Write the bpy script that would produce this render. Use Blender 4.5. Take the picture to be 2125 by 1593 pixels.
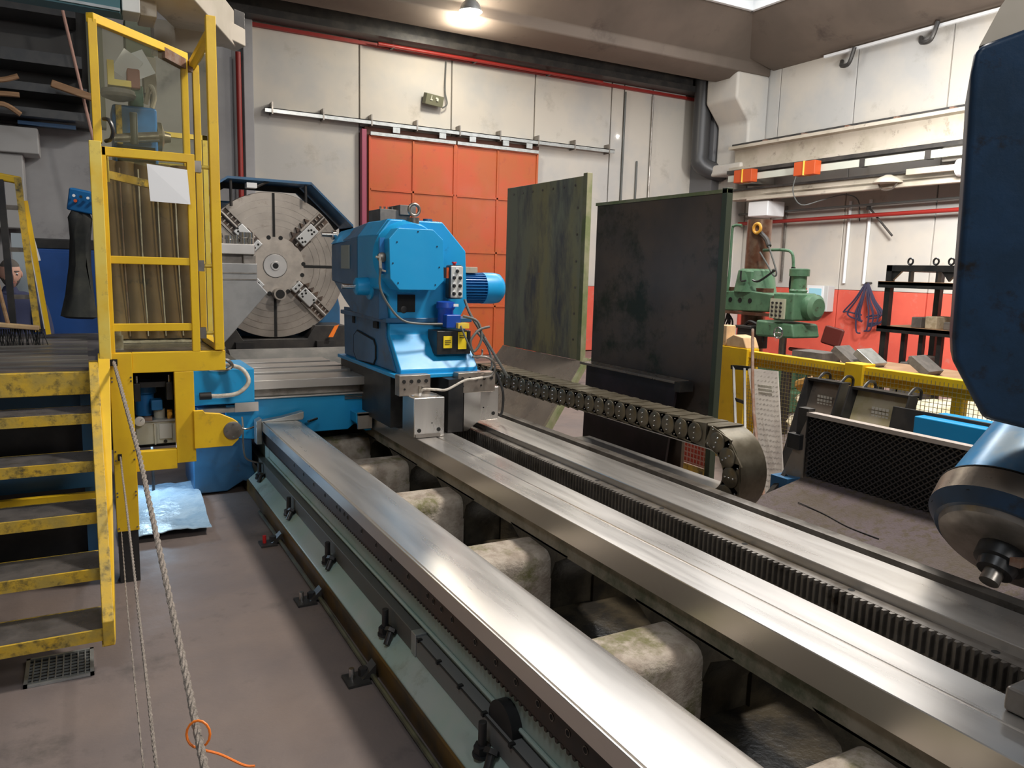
import bpy, bmesh, math, random
from mathutils import Vector, Matrix, Euler
random.seed(7)
PI = math.pi
for o in list(bpy.data.objects): bpy.data.objects.remove(o)
SC = bpy.context.scene; COL = SC.collection

# ---------------------------------------------------------------- camera
cd = bpy.data.cameras.new('camera'); cam = bpy.data.objects.new('camera', cd); COL.objects.link(cam)
rt = Vector((0.87602641, -0.48150399, 0.02704871)); dn = Vector((-0.0465861, -0.14031475, -0.98901037)); fw = Vector((0.48000777, 0.86513911, -0.14535082))
m3 = Matrix((rt, -dn, -fw)).transposed()
cam.matrix_world = Matrix.Translation((0, 0, 1.77)) @ m3.to_4x4()
cd.sensor_width = 36; cd.sensor_fit = 'HORIZONTAL'; cd.lens = 36 * 1600 / 2125; cd.clip_start = .05; cd.clip_end = 100
SC.camera = cam
# ---------------------------------------------------------------- world, exposure
SC.view_settings.view_transform = 'Standard'; SC.view_settings.look = 'None'; SC.view_settings.gamma = 1; SC.view_settings.use_curve_mapping = False
SC.view_settings.exposure = -0.10
w = bpy.data.worlds.new('hall_light'); SC.world = w; w.use_nodes = True
bg = w.node_tree.nodes['Background']; bg.inputs[0].default_value = (.93, .96, 1, 1); bg.inputs[1].default_value = .13
def area(name, loc, tgt, sx, sy, power, color):
    l = bpy.data.lights.new(name, 'AREA'); l.shape = 'RECTANGLE'; l.size = sx; l.size_y = sy; l.energy = power; l.color = color
    o = bpy.data.objects.new(name, l); COL.objects.link(o); o.location = loc
    o.rotation_euler = (Vector(tgt) - Vector(loc)).to_track_quat('-Z', 'Y').to_euler(); return o
WARM = (1, .90, .78); COOL = (.88, .94, 1)
# roof daylight and rows of high bay lamps over the bay, plus an added wall fill (outside the frame the roof carries more of the lamp in view)
area('roof_light', (5.0, 3.2, 7.3), (4.0, 3.6, 0), .9, .9, 720, (1, .93, .84))
area('roof_light', (8.9, 7.6, 7.24), (8.9, 7.6, 0), 5.4, 8.2, 400, (.97, .98, 1))
area('roof_light', (7.3, 10.4, 6.9), (6.5, 8.5, 0), .5, .5, 110, (1, .96, .9))
area('roof_light', (-1.5, 1.0, 6.8), (-.3, 3.4, 0), 1.2, 1.2, 110, COOL)
area('wall_fill', (10.2, 6.4, 4.2), (13.3, 8.6, 1.8), .8, .8, 330, (1, .98, .95))  # added to brighten the right wall, no lamp body stands here
area('hall_light', (2.5, -3.5, 5.4), (3.5, 8, 1.2), 3.0, 1.5, 200, (1, .97, .93))

# ---------------------------------------------------------------- materials
MATS = {}
def mat(name, c, rough=.5, metal=0., c2=None, ns=3., na=(.42, .62), dirt=None, ds=9., da=(.58, .74), bump=0., bs=40., stretch=(1, 1, 1), rv=0., spec=.5, emit=None, es=0., coat=0., alpha=None):
    if name in MATS: return MATS[name]
    m = bpy.data.materials.new(name); m.use_nodes = True; nt = m.node_tree; N = nt.nodes; L = nt.links; b = N['Principled BSDF']
    b.inputs['Base Color'].default_value = (*c, 1); b.inputs['Roughness'].default_value = rough; b.inputs['Metallic'].default_value = metal
    b.inputs['Specular IOR Level'].default_value = spec; b.inputs['Coat Weight'].default_value = coat; b.inputs['Coat Roughness'].default_value = .12
    if emit: b.inputs['Emission Color'].default_value = (*emit, 1); b.inputs['Emission Strength'].default_value = es
    if c2 or dirt or bump or rv:
        g = N.new('ShaderNodeNewGeometry'); mp = N.new('ShaderNodeMapping'); mp.inputs['Scale'].default_value = stretch; L.new(g.outputs['Position'], mp.inputs[0])
        def noise(s, det=4, rgh=.6):
            n = N.new('ShaderNodeTexNoise'); n.inputs['Scale'].default_value = s; n.inputs['Detail'].default_value = det; n.inputs['Roughness'].default_value = rgh; L.new(mp.outputs[0], n.inputs['Vector']); return n.outputs[0]
        def ramp(src, a, z):
            r = N.new('ShaderNodeMapRange'); r.inputs[1].default_value = a; r.inputs[2].default_value = z; L.new(src, r.inputs[0]); return r.outputs[0]
        cur = None
        def mix(fac, a, col):
            x = N.new('ShaderNodeMix'); x.data_type = 'RGBA'; L.new(fac, x.inputs[0])
            if isinstance(a, tuple): x.inputs[6].default_value = (*a, 1)
            else: L.new(a, x.inputs[6])
            x.inputs[7].default_value = (*col, 1); return x.outputs[2]
        cur = c; nz = noise(ns)
        if c2: cur = mix(ramp(nz, *na), cur, c2)
        if dirt: cur = mix(ramp(noise(ds, 6, .7), *da), cur, dirt)
        if not isinstance(cur, tuple): L.new(cur, b.inputs['Base Color'])
        if rv:
            r = N.new('ShaderNodeMapRange'); r.inputs[1].default_value = .3; r.inputs[2].default_value = .7; r.inputs[3].default_value = max(.02, rough - rv); r.inputs[4].default_value = min(1, rough + rv); L.new(noise(ns * 1.7), r.inputs[0]); L.new(r.outputs[0], b.inputs['Roughness'])
        if bump:
            bp = N.new('ShaderNodeBump'); bp.inputs['Strength'].default_value = bump; bp.inputs['Distance'].default_value = .01; L.new(noise(bs, 5), bp.inputs['Height']); L.new(bp.outputs[0], b.inputs['Normal'])
    if alpha is not None: b.inputs['Alpha'].default_value = alpha
    MATS[name] = m; return m
def glassy(name, tint=(.9, .93, .85), mixf=.12, rough=.05):
    m = bpy.data.materials.new(name); m.use_nodes = True; nt = m.node_tree; N = nt.nodes; L = nt.links; N.remove(N['Principled BSDF'])
    t = N.new('ShaderNodeBsdfTransparent'); t.inputs[0].default_value = (*tint, 1); g = N.new('ShaderNodeBsdfPrincipled'); g.inputs['Base Color'].default_value = (.5, .5, .42, 1); g.inputs['Roughness'].default_value = rough
    x = N.new('ShaderNodeMixShader'); x.inputs[0].default_value = mixf; L.new(t.outputs[0], x.inputs[1]); L.new(g.outputs[0], x.inputs[2]); L.new(x.outputs[0], N['Material Output'].inputs[0]); return m

floor_m = mat('floor_concrete', (.185, .145, .128), .58, 0, c2=(.14, .115, .11), ns=1.3, na=(.35, .65), dirt=(.07, .06, .055), ds=2.2, da=(.56, .75), bump=.25, bs=14, rv=.12)
wallw = mat('wall_white', (.54, .50, .44), .85, c2=(.45, .44, .42), ns=.7, dirt=(.30, .27, .23), ds=1.3, da=(.58, .85), bump=.08, bs=30)
wallr = mat('wall_red', (.68, .11, .07), .6, c2=(.60, .09, .06), ns=1.2, dirt=(.5, .2, .16), ds=3, bump=.05)
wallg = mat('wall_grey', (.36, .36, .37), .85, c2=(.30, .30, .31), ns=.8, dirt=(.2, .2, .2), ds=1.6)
conc = mat('brown_concrete', (.155, .12, .095), .85, c2=(.12, .094, .075), ns=.6, dirt=(.08, .06, .05), ds=1.3, bump=.1, bs=12)
beige = mat('beige_paint', (.46, .41, .34), .7, c2=(.37, .33, .26), ns=1.5, dirt=(.18, .15, .12), ds=4)
doorred = mat('door_orange_red', (.46, .10, .022), .42, c2=(.52, .085, .025), ns=1.5, dirt=(.35, .06, .03), ds=5, rv=.08)
darksteel = mat('dark_steel', (.035, .034, .034), .45, .3, c2=(.06, .055, .05), ns=4, bump=.05)
black = mat('black_rubber', (.012, .012, .013), .55)
blackp = mat('black_paint', (.02, .021, .023), .35, .1, c2=(.035, .033, .032), ns=6)
steel = mat('ground_steel', (.72, .69, .655), .30, .85, c2=(.64, .61, .58), ns=1.2, na=(.3, .7), stretch=(6, .5, 1), rv=.05, dirt=(.50, .46, .42), ds=1.4, da=(.56, .98))
steelx = mat('milled_steel', (.68, .65, .62), .33, .8, c2=(.60, .575, .55), ns=1.5, na=(.3, .7), rv=.05)
steeld = mat('oily_steel', (.30, .275, .25), .36, .8, c2=(.20, .18, .16), ns=6, rv=.08, dirt=(.09, .07, .05), ds=5)
bright = mat('bright_steel', (.75, .74, .72), .16, 1)
galv = mat('galvanised', (.5, .52, .52), .35, .7, c2=(.4, .42, .42), ns=12)
face_m = mat('faceplate_steel', (.37, .33, .29), .38, .55, c2=(.29, .26, .23), ns=3, dirt=(.22, .18, .15), ds=7, rv=.08, bump=.05)
rack_m = mat('rack_steel', (.075, .05, .038), .4, .5, c2=(.045, .04, .038), ns=4)
rust = mat('rusty_oil', (.17, .095, .025), .35, .2, c2=(.075, .055, .035), ns=4, dirt=(.05, .04, .03), ds=14)
rusty = mat('rust', (.17, .085, .05), .8, .1, c2=(.22, .16, .13), ns=14, dirt=(.2, .09, .05), ds=20)
teal = mat('teal_casting_paint', (.32, .42, .37), .38, c2=(.38, .43, .40), ns=3, dirt=(.20, .22, .17), ds=2.5, rv=.1, bump=.06, bs=25)
cast = mat('chip_covered_casting', (.40, .345, .285), .8, c2=(.27, .22, .175), ns=11, dirt=(.15, .14, .06), ds=5, da=(.52, .66), bump=.6, bs=60)
castd = mat('oily_casting', (.12, .10, .08), .5, c2=(.18, .155, .12), ns=6, dirt=(.05, .06, .045), ds=4, da=(.5, .66), bump=.2, bs=30)
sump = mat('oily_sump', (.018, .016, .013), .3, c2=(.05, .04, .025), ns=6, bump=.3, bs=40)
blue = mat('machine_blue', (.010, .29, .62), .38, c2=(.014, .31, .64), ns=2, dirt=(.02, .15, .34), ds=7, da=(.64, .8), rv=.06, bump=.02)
blued = mat('dark_and_shaded_blue', (.028, .12, .25), .36, c2=(.03, .10, .20), ns=3, dirt=(.05, .06, .07), ds=6, rv=.06)  # dark blue parts; on the tailstock sides it paints in their shade
navy = mat('navy_paint', (.006, .026, .058), .4, c2=(.008, .034, .08), ns=5, dirt=(.008, .008, .010), ds=7, da=(.56, .68), bump=.15, bs=20)
motorb = mat('motor_blue', (.012, .13, .36), .35, c2=(.014, .15, .40), ns=6)
royal = mat('pump_blue', (.01, .06, .36), .35)
yel = mat('yellow_paint', (.78, .50, .014), .42, c2=(.72, .44, .015), ns=4, dirt=(.40, .24, .03), ds=7, da=(.6, .78), bump=.05)
yeld = mat('yellow_worn', (.60, .38, .03), .5, c2=(.42, .30, .06), ns=9, dirt=(.10, .08, .03), ds=16, da=(.50, .66), bump=.12)
yell = mat('yellow_faded', (.80, .62, .12), .45, c2=(.78, .52, .05), ns=5, dirt=(.45, .32, .08), ds=12, da=(.6, .75))
treadm = mat('tread_steel', (.22, .20, .19), .32, .6, c2=(.15, .14, .135), ns=7, dirt=(.10, .08, .03), ds=9, rv=.1, bump=.1)
rubber_mat = mat('rubber_mat', (.09, .085, .085), .35, c2=(.13, .11, .11), ns=5, stretch=(1, 6, 1))
brown_pad = mat('brown_oilcloth', (.13, .075, .032), .45, c2=(.18, .115, .05), ns=2.5, dirt=(.02, .017, .012), ds=8, da=(.58, .7), bump=.2, bs=18)
greenplate = mat('green_steel_plate', (.30, .32, .235), .42, .15, c2=(.40, .36, .18), ns=1.3, stretch=(1, 1.2, .35), dirt=(.14, .145, .15), ds=1.9, da=(.48, .62), rv=.1)
darkplate = mat('dark_steel_plate', (.085, .068, .058), .40, .2, c2=(.15, .105, .075), ns=.9, dirt=(.03, .035, .02), ds=2.4, da=(.52, .66), rv=.1)
greenedge = mat('olive_edge', (.17, .20, .09), .5, c2=(.28, .27, .17), ns=5)
sheetm = mat('oily_sheet', (.34, .29, .24), .30, .55, c2=(.28, .24, .205), ns=2, rv=.1, dirt=(.2, .165, .14), ds=6)
rampm = mat('chip_ramp', (.085, .064, .050), .75, c2=(.10, .075, .08), ns=3, dirt=(.075, .055, .035), ds=22, da=(.5, .6), bump=.8, bs=90)
chain_m = mat('chain_steel', (.20, .175, .13), .36, .6, c2=(.14, .12, .085), ns=8, rv=.08)
drillg = mat('drill_green', (.10, .21, .12), .45, c2=(.075, .165, .095), ns=6, dirt=(.05, .045, .03), ds=12, da=(.58, .7), bump=.08)
drillbr = mat('drill_column', (.14, .06, .035), .3, .4, c2=(.20, .13, .09), ns=7)
panelg = mat('panel_grey', (.50, .51, .50), .5)
labelm = mat('label_plate', (.30, .33, .30), .5)
white = mat('white_paint', (.75, .76, .77), .5)
paper = mat('paper', (.85, .86, .88), .8)
orange = mat('orange_box', (.50, .075, .015), .5)
orangep = mat('orange_plastic', (.95, .22, .02), .45)
redp = mat('red_pipe_paint', (.28, .02, .015), .45)
pinkm = mat('pink_rod', (.55, .33, .27), .7)
wood = mat('timber', (.33, .19, .10), .7, c2=(.42, .26, .15), ns=4, stretch=(.5, 1, 8))
woodl = mat('pale_timber', (.66, .46, .26), .75, c2=(.55, .36, .20), ns=8, dirt=(.3, .2, .1), ds=14)
rope_m = mat('grey_rope', (.34, .29, .25), .9, c2=(.22, .19, .16), ns=90, bump=.8, bs=200)
cable_m = mat('grey_cable', (.10, .105, .10), .5)
hose_m = mat('pale_hose', (.62, .58, .52), .55, c2=(.45, .40, .34), ns=30)
hole_m = mat('hole_dark', (.006, .006, .006), .8)
cream = mat('tank_cream', (.52, .52, .45), .5, c2=(.46, .46, .40), ns=5)
tarp = mat('blue_cabinet', (.008, .05, .20), .45, c2=(.01, .06, .24), ns=3)
cloth = mat('dark_cloth', (.03, .032, .032), .95, c2=(.05, .05, .045), ns=6)
navyc = mat('navy_cloth', (.03, .035, .08), .9)
skin = mat('skin', (.55, .30, .22), .55)
hair = mat('hair_grey', (.10, .085, .075), .8)
plasticw = mat('plastic_sheet', (.42, .58, .72), .22, c2=(.30, .46, .62), ns=5, bump=.8, bs=22, rv=.1, dirt=(.2, .3, .42), ds=7)
redseat = mat('chair_red', (.14, .025, .02), .5)
stone = mat('pale_stone', (.5, .42, .3), .85, c2=(.38, .31, .2), ns=18, dirt=(.2, .15, .1), ds=25)
greyblock = mat('block_grey', (.13, .12, .11), .6, .2, c2=(.19, .17, .155), ns=10)
sack = mat('pale_sack', (.66, .62, .48), .6, c2=(.50, .44, .28), ns=5, dirt=(.22, .22, .08), ds=4, bump=.5, bs=12)
strapm = mat('dark_blue_strap', (.03, .028, .06), .6)
display = mat('screen_teal', (.1, .2, .24), .2, emit=(.35, .65, .75), es=.7)
lampm = mat('lamp_glow', (1, 1, 1), .3, emit=(1, .97, .92), es=14)
skylm = mat('skylight_glow', (.8, .85, .85), .5, emit=(.85, .93, .95), es=.9)
winm = mat('window_glow', (.7, .8, .9), .3, emit=(.6, .8, 1), es=1.2)
redbtn = mat('red_button', (.55, .02, .02), .35)
gold = mat('amber_dial', (.75, .38, .05), .4)
yell_label = mat('yellow_label', (.85, .62, .02), .5)
plexi = glassy('acrylic_sheet', (.93, .93, .86), .05)

# ---------------------------------------------------------------- builders
ORG = {}; LAST = [None]
class MB:
    def __init__(s): s.b = bmesh.new()
    def box(s, x0, x1, y0, y1, z0, z1):
        v = [s.b.verts.new((x, y, z)) for z in (z0, z1) for x, y in ((x0, y0), (x1, y0), (x1, y1), (x0, y1))]
        for f in ((3, 2, 1, 0), (4, 5, 6, 7), (0, 1, 5, 4), (1, 2, 6, 5), (2, 3, 7, 6), (3, 0, 4, 7)): s.b.faces.new([v[i] for i in f])
        return s
    def obox(s, c, size, rot=(0, 0, 0)):
        R = Euler(rot).to_matrix() if not isinstance(rot, Matrix) else rot
        h = [k / 2 for k in size]; n0 = len(s.b.verts); s.box(-h[0], h[0], -h[1], h[1], -h[2], h[2]); s.b.verts.ensure_lookup_table()
        for v in list(s.b.verts)[n0:]: v.co = R @ v.co + Vector(c)
        return s
    def bar(s, p, q, wx, wz, up=(0, 0, 1)):
        p = Vector(p); q = Vector(q); d = (q - p); l = d.length; d.normalize(); u = Vector(up); sx = d.cross(u)
        if sx.length < 1e-4: u = Vector((0, 1, 0)); sx = d.cross(u)
        sx.normalize(); u = sx.cross(d); R = Matrix((sx, d, u)).transposed()
        return s.obox((p + q) / 2, (wx, l, wz), R)
    def cyl(s, p, q, r, r2=None, n=16):
        p = Vector(p); q = Vector(q); r2 = r if r2 is None else r2; d = (q - p).normalized(); a = d.orthogonal().normalized(); b = d.cross(a)
        A = [s.b.verts.new(p + (a * math.cos(2 * PI * i / n) + b * math.sin(2 * PI * i / n)) * r) for i in range(n)]
        B = [s.b.verts.new(q + (a * math.cos(2 * PI * i / n) + b * math.sin(2 * PI * i / n)) * r2) for i in range(n)]
        for i in range(n): j = (i + 1) % n; s.b.faces.new((A[i], A[j], B[j], B[i]))
        s.b.faces.new(A[::-1]); s.b.faces.new(B); return s
    def lathe(s, p, d, prof, n=24):          # prof: (distance along d, radius)
        p = Vector(p); d = Vector(d).normalized(); a = d.orthogonal().normalized(); b = d.cross(a); R = []
        for t, r in prof: R.append([s.b.verts.new(p + d * t + (a * math.cos(2 * PI * i / n) + b * math.sin(2 * PI * i / n)) * max(r, 1e-4)) for i in range(n)])
        for k in range(len(R) - 1):
            for i in range(n): j = (i + 1) % n; s.b.faces.new((R[k][i], R[k][j], R[k + 1][j], R[k + 1][i]))
        s.b.faces.new(R[0][::-1]); s.b.faces.new(R[-1]); return s
    def tube(s, pts, r, n=8, sub=5, closed=False):
        P = [Vector(p) for p in pts]
        if sub > 1 and len(P) > 2:
            Q = []; m = len(P)
            for i in range(m if closed else m - 1):
                g = lambda k: P[k % m] if closed else P[min(max(k, 0), m - 1)]
                p0, p1, p2, p3 = g(i - 1), g(i), g(i + 1), g(i + 2)
                for k in range(sub):
                    t = k / sub; Q.append(.5 * ((2 * p1) + (p2 - p0) * t + (2 * p0 - 5 * p1 + 4 * p2 - p3) * t * t + (3 * p1 - p0 - 3 * p2 + p3) * t ** 3))
            if not closed: Q.append(P[-1])
            P = Q
        R = []; u = None; m = len(P)
        for i, p in enumerate(P):
            d = (P[(i + 1) % m] - P[i - 1]) if closed else (P[min(i + 1, m - 1)] - P[max(i - 1, 0)])
            d.normalize()
            if u is None: u = d.orthogonal().normalized()
            u = (u - d * u.dot(d)).normalized(); v = d.cross(u)
            R.append([s.b.verts.new(p + (u * math.cos(2 * PI * k / n) + v * math.sin(2 * PI * k / n)) * r) for k in range(n)])
        for i in range(m if closed else m - 1):
            A = R[i]; B = R[(i + 1) % m]
            for k in range(n): j = (k + 1) % n; s.b.faces.new((A[k], A[j], B[j], B[k]))
        if not closed: s.b.faces.new(R[0][::-1]); s.b.faces.new(R[-1])
        return s
    def prism(s, pts, ax, a, b):
        f = {'x': lambda t, p: (t, p[0], p[1]), 'y': lambda t, p: (p[0], t, p[1]), 'z': lambda t, p: (p[0], p[1], t)}[ax]
        A = [s.b.verts.new(f(a, p)) for p in pts]; B = [s.b.verts.new(f(b, p)) for p in pts]; n = len(pts)
        for i in range(n): j = (i + 1) % n; s.b.faces.new((A[i], A[j], B[j], B[i]))
        s.b.faces.new(A[::-1]); s.b.faces.new(B); return s
    def hexa(s, q1, q2):                     # two quads joined into a solid
        A = [s.b.verts.new(p) for p in q1]; B = [s.b.verts.new(p) for p in q2]; n = len(A)
        for i in range(n): j = (i + 1) % n; s.b.faces.new((A[i], A[j], B[j], B[i]))
        s.b.faces.new(A[::-1]); s.b.faces.new(B); return s
    def plate(s, pts, off): off = Vector(off); return s.hexa([Vector(p) for p in pts], [Vector(p) + off for p in pts])
    def ball(s, c, r, sc=(1, 1, 1), n=12):
        r_ = bmesh.ops.create_uvsphere(s.b, u_segments=n, v_segments=max(6, n // 2 + 2), radius=r)
        for v in r_['verts']: v.co = Vector((v.co.x * sc[0], v.co.y * sc[1], v.co.z * sc[2])) + Vector(c)
        return s
    def xf(s, M):
        for v in s.b.verts: v.co = M @ v.co
        return s
def base_of(parent):
    p = parent
    while p is not None:
        if p.name in ORG: return ORG[p.name]
        p = p.parent
    return Vector((0, 0, 0))
def build(name, mb, m, parent=None, bev=0, seg=2, label=None, kind=None, sub=0, ang=38):
    b = mb.b; off = base_of(parent)
    bmesh.ops.recalc_face_normals(b, faces=b.faces)
    if off.length:
        for v in b.verts: v.co -= off
    lim = math.radians(ang)
    for f in b.faces: f.smooth = True
    for e in b.edges:
        if len(e.link_faces) != 2 or e.calc_face_angle(0) > lim: e.smooth = False
    me = bpy.data.meshes.new(name); b.to_mesh(me); b.free()
    o = bpy.data.objects.new(name, me); COL.objects.link(o); me.materials.append(m)
    if parent: o.parent = parent
    if bev:
        md = o.modifiers.new('bevel', 'BEVEL'); md.width = bev; md.segments = seg; md.limit_method = 'ANGLE'; md.angle_limit = math.radians(35); md.harden_normals = True
    if sub: md = o.modifiers.new('sub', 'SUBSURF'); md.levels = sub; md.render_levels = sub
    if label: o['label'] = label
    if kind: o['kind'] = kind
    LAST[0] = o
    return o
def thing(name, label, cat, loc, group=None):
    o = bpy.data.objects.new(name, None); COL.objects.link(o); o.location = loc; o.empty_display_size = .1
    o['label'] = label; o['category'] = cat
    if group: o['group'] = group
    ORG[o.name] = Vector(loc); return o
def solo(name, mb, m, label, cat, loc, group=None, **k):
    """a thing that is one mesh: origin at its base"""
    for v in mb.b.verts: v.co -= Vector(loc)
    o = build(name, mb, m, None, **k); o.location = loc; o['label'] = label; o['category'] = cat
    if group: o['group'] = group
    return o
def dup(o, parent=None, loc=None):
    c = o.copy(); COL.objects.link(c)
    if parent: c.parent = parent
    if loc is not None: c.location = loc
    for ch in list(o.children):
        if ch is not c: dup(ch, c)
    return c
def struct(name, mb, m, **k):
    o = build(name, mb, m, None, **k); o['kind'] = 'structure'; return o
B = lambda *a: MB().box(*a)

# ================================================================ SETTING
struct('floor', B(-9, 14, -6, 15, -.12, 0), floor_m)
# far wall of pale precast panels with red foot
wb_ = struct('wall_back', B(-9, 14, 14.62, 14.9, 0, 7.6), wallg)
xs = [2.72, 4.64, 6.51, 8.41, 10.36, 10.70, 11.50, 13.3]
for i in range(len(xs) - 1):
    a, b = xs[i], xs[i + 1]
    zl = 1.47
    if i in (1, 2):   # above the gate
        build('wall_panel', B(a + .012, b - .012, 14.5, 14.62, 4.36, 6.6), wallw, wb_, bev=.01, seg=1)
    else:
        build('wall_panel', B(a + .012, b - .012, 14.5, 14.62, zl, 6.6), wallw, wb_, bev=.01, seg=1)
        build('wall_panel', B(a + .012, b - .012, 14.5, 14.62, 0.02, zl - .004), wallr if i > 2 else wallw, wb_, bev=.01, seg=1, label='red painted foot of the wall panel' if i > 2 else None)
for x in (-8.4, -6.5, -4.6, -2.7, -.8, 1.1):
    build('wall_panel', B(x + .012, x + 1.89 if x < 1 else 2.40, 14.54, 14.62, 0.02, 6.6), wallg, wb_, bev=.01, seg=1, label='grey wall panel')  # plain grey panels left of the pilaster
struct('trim_1', B(2.56, 2.72, 14.38, 14.62, 0, 6.5), wallg, bev=.01)
struct('trim_2', B(13.10, 13.16, 14.40, 14.50, 0, 5.9), redp)
struct('trim_3', B(2.7, 13.1, 14.42, 14.50, 5.80, 5.86), redp)
# right wall
wr = struct('wall_right', B(13.42, 13.7, -4, 14.62, 0, 7.6), wallw)
ys = [14.5, 12.45, 10.55, 8.65, 6.75, 4.85, 2.95, 1.05, -.85]
for i in range(len(ys) - 1):
    b, a = ys[i], ys[i + 1]
    build('wall_panel', B(13.3, 13.42, a + .01, b - .01, 1.57, 6.6), wallw, wr, bev=.01, seg=1)
    build('wall_panel', B(13.3, 13.42, a + .01, b - .01, .02, 1.566), wallr, wr, bev=.01, seg=1, label='red painted foot of the wall panel')
struct('trim_4', B(12.95, 13.3, 13.2, 14.4, 0, 4.0).box(12.6, 13.3, 12.75, 13.75, 4.0, 4.25).prism([(13.3, 4.2), (12.75, 4.2), (12.75, 5.1), (12.35, 5.55), (12.35, 6.1), (13.3, 6.1)], 'y', 12.75, 13.7), wallw, bev=.06)
struct('trim_10', B(12.72, 13.3, 13.76, 14.5, 0, 6.1), mat('corner_shade', (.14, .14, .145), .8), bev=.01)  # pillar added for the dark corner, its shade put into the colour
struct('wall_left', B(-9.2, -9, -6, 15, 0, 7.6), wallg)
# roof: brown concrete girders around a roof light
struct('ceiling', B(-9, 14, -6, 3.2, 7.62, 7.8).box(-9, 8.2, 3.2, 15, 7.62, 7.8).box(13.3, 14, 3.2, 15, 7.62, 7.8).box(8.2, 13.3, 12.0, 15, 7.62, 7.8), conc)
struct('trim_5', MB().prism([(13.0, 5.98), (13.45, 5.98), (13.45, 6.15), (14.3, 6.5), (14.6, 7.6), (12.0, 7.6), (12.0, 6.95), (12.75, 6.3), (12.75, 6.1)], 'x', -9, 13.3), conc, bev=.03)
struct('trim_6', MB().prism([(13.3, 6.2), (12.6, 6.35), (11.9, 6.95), (11.9, 7.6), (13.42, 7.6), (13.42, 6.2)], 'y', -4, 12.7), conc, bev=.03)
struct('trim_7', B(-9, 13.3, 14.02, 14.40, 5.88, 6.0).box(-9, 13.3, 14.16, 14.26, 6.0, 6.5).box(-9, 13.3, 14.02, 14.40, 6.5, 6.56), darksteel)
sk = struct('window_1', B(5.4, 11.86, 11.9, 11.98, 6.97, 7.25).box(11.80, 11.88, 4, 11.98, 6.97, 7.25), white, bev=.01)
build('pane', B(8.2, 11.8, 3.2, 11.9, 7.3, 7.34), skylm, sk)
# sliding gate
d1 = struct('door_1', B(4.72, 8.50, 14.44, 14.60, 0, 4.36), mat('gate_recess', (.10, .035, .02), .7))
def leaf(x0, x1, cols, parent):
    zs = [.03, 1.02, 2.12, 3.22, 4.2]
    for k in range(cols):
        a = x0 + (x1 - x0) * k / cols; b = x0 + (x1 - x0) * (k + 1) / cols
        for j in range(4):
            build('door_panel', B(a + .02, b - .02, 14.395, 14.42, zs[j] + .018, zs[j + 1] - .018), doorred, parent)
    for j in range(5): build('door_rail', B(x0, x1, 14.37, 14.43, zs[j] - .022, zs[j] + .022), doorred, parent, bev=.004, seg=1)
    for k in range(cols + 1):
        a = x0 + (x1 - x0) * k / cols; build('door_stile', B(a - .022, a + .022, 14.37, 14.43, .03, 4.2), doorred, parent, bev=.004, seg=1)
    build('top_rail', B(x0, x1, 14.33, 14.40, 4.20, 4.26), galv, parent)
leaf(4.80, 6.54, 2, d1); leaf(6.58, 8.44, 2, d1)
struct('trim_8', B(4.64, 4.735, 14.36, 14.5, 0, 4.3), mat('magenta_post', (.32, .06, .11), .5), bev=.01)
tr = thing('gate_track', 'long pale steel sliding track with rusty brackets above the red gate', 'track', (6.6, 14.4, 4.4))
build('channel', B(2.89, 10.36, 14.30, 14.34, 4.385, 4.46).box(2.89, 10.36, 14.30, 14.48, 4.445, 4.46), galv, tr)
for i in range(9): build('bracket', B(3.0 + i * .9, 3.025 + i * .9, 14.29, 14.49, 4.36, 4.56), steeld, tr)
for x in (5.3, 6.25, 6.9, 7.65, 8.2): build('roller', B(x - .07, x + .07, 14.31, 14.33, 4.28, 4.38), galv, tr)
rp = thing('fire_pipe', 'red pipe running high along the far wall under the roof beam', 'pipe', (8, 14.3, 5.7))
build('pipe', MB().cyl((4.9, 14.22, 5.80), (9.9, 14.22, 5.80), .032), redp, rp)
for x in (5.2, 6.9, 8.6): build('bracket', B(x - .02, x + .02, 14.2, 14.38, 5.77, 5.83), darksteel, rp)
solo('drain_pipe', MB().cyl((2.46, 14.3, 0), (2.46, 14.3, 5.3), .045), redp, 'dark red vertical pipe on the grey wall beside the yellow post', 'pipe', (2.46, 14.3, 0))
for k, (x, z0, z1) in enumerate(((10.70, 1.6, 5.75), (11.47, 1.6, 5.75), (11.1, 1.6, 4.3))):
    solo('conduit', MB().cyl((x, 14.46, z0), (x, 14.46, z1), .022, n=8), [cable_m, steeld, cable_m][k], ['thin dark conduit on the wall nearest the gate track end', 'thicker rusty conduit on the pale wall with coupling', 'short dark conduit ending halfway up the pale wall'][k], 'conduit', (x, 14.46, z0))
# exit sign box
ex = thing('exit_light', 'small dark emergency exit light box tilted on the wall above the gate', 'exit sign', (6.06, 14.3, 4.9))
R_ = Euler((.25, .08, .1)).to_matrix()
build('housing', MB().obox((6.06, 14.36, 4.98), (.38, .14, .2), R_), mat('olive_grey', (.13, .13, .08), .6), ex, bev=.01)
build('arrow_symbol', MB().obox((5.99, 14.275, 5.0), (.015, .01, .09), R_).obox((5.99, 14.275, 4.965), (.05, .01, .02), R_), mat('pale_sign', (.6, .6, .5), .6), ex, label='pale down arrow'); build('doorway_symbol', MB().obox((6.10, 14.275, 5.0), (.05, .01, .03), R_).obox((6.115, 14.275, 4.975), (.04, .01, .05), R_), mat('pale_sign', (.6, .6, .5), .6), ex, label='pale running figure at a doorway')
build('cable', MB().tube([(6.26, 14.38, 4.86), (6.36, 14.38, 4.95), (6.34, 14.44, 5.2), (6.36, 14.46, 5.75)], .015, 6), cable_m, ex)
solo('glowing_spot', MB().cyl((10.56, 14.49, 4.79), (10.56, 14.47, 4.79), .022, n=12), lampm, 'tiny glowing round spot on the far wall', 'hole', (10.56, 14.48, 4.77))  # small glowing disc set on the wall
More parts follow.
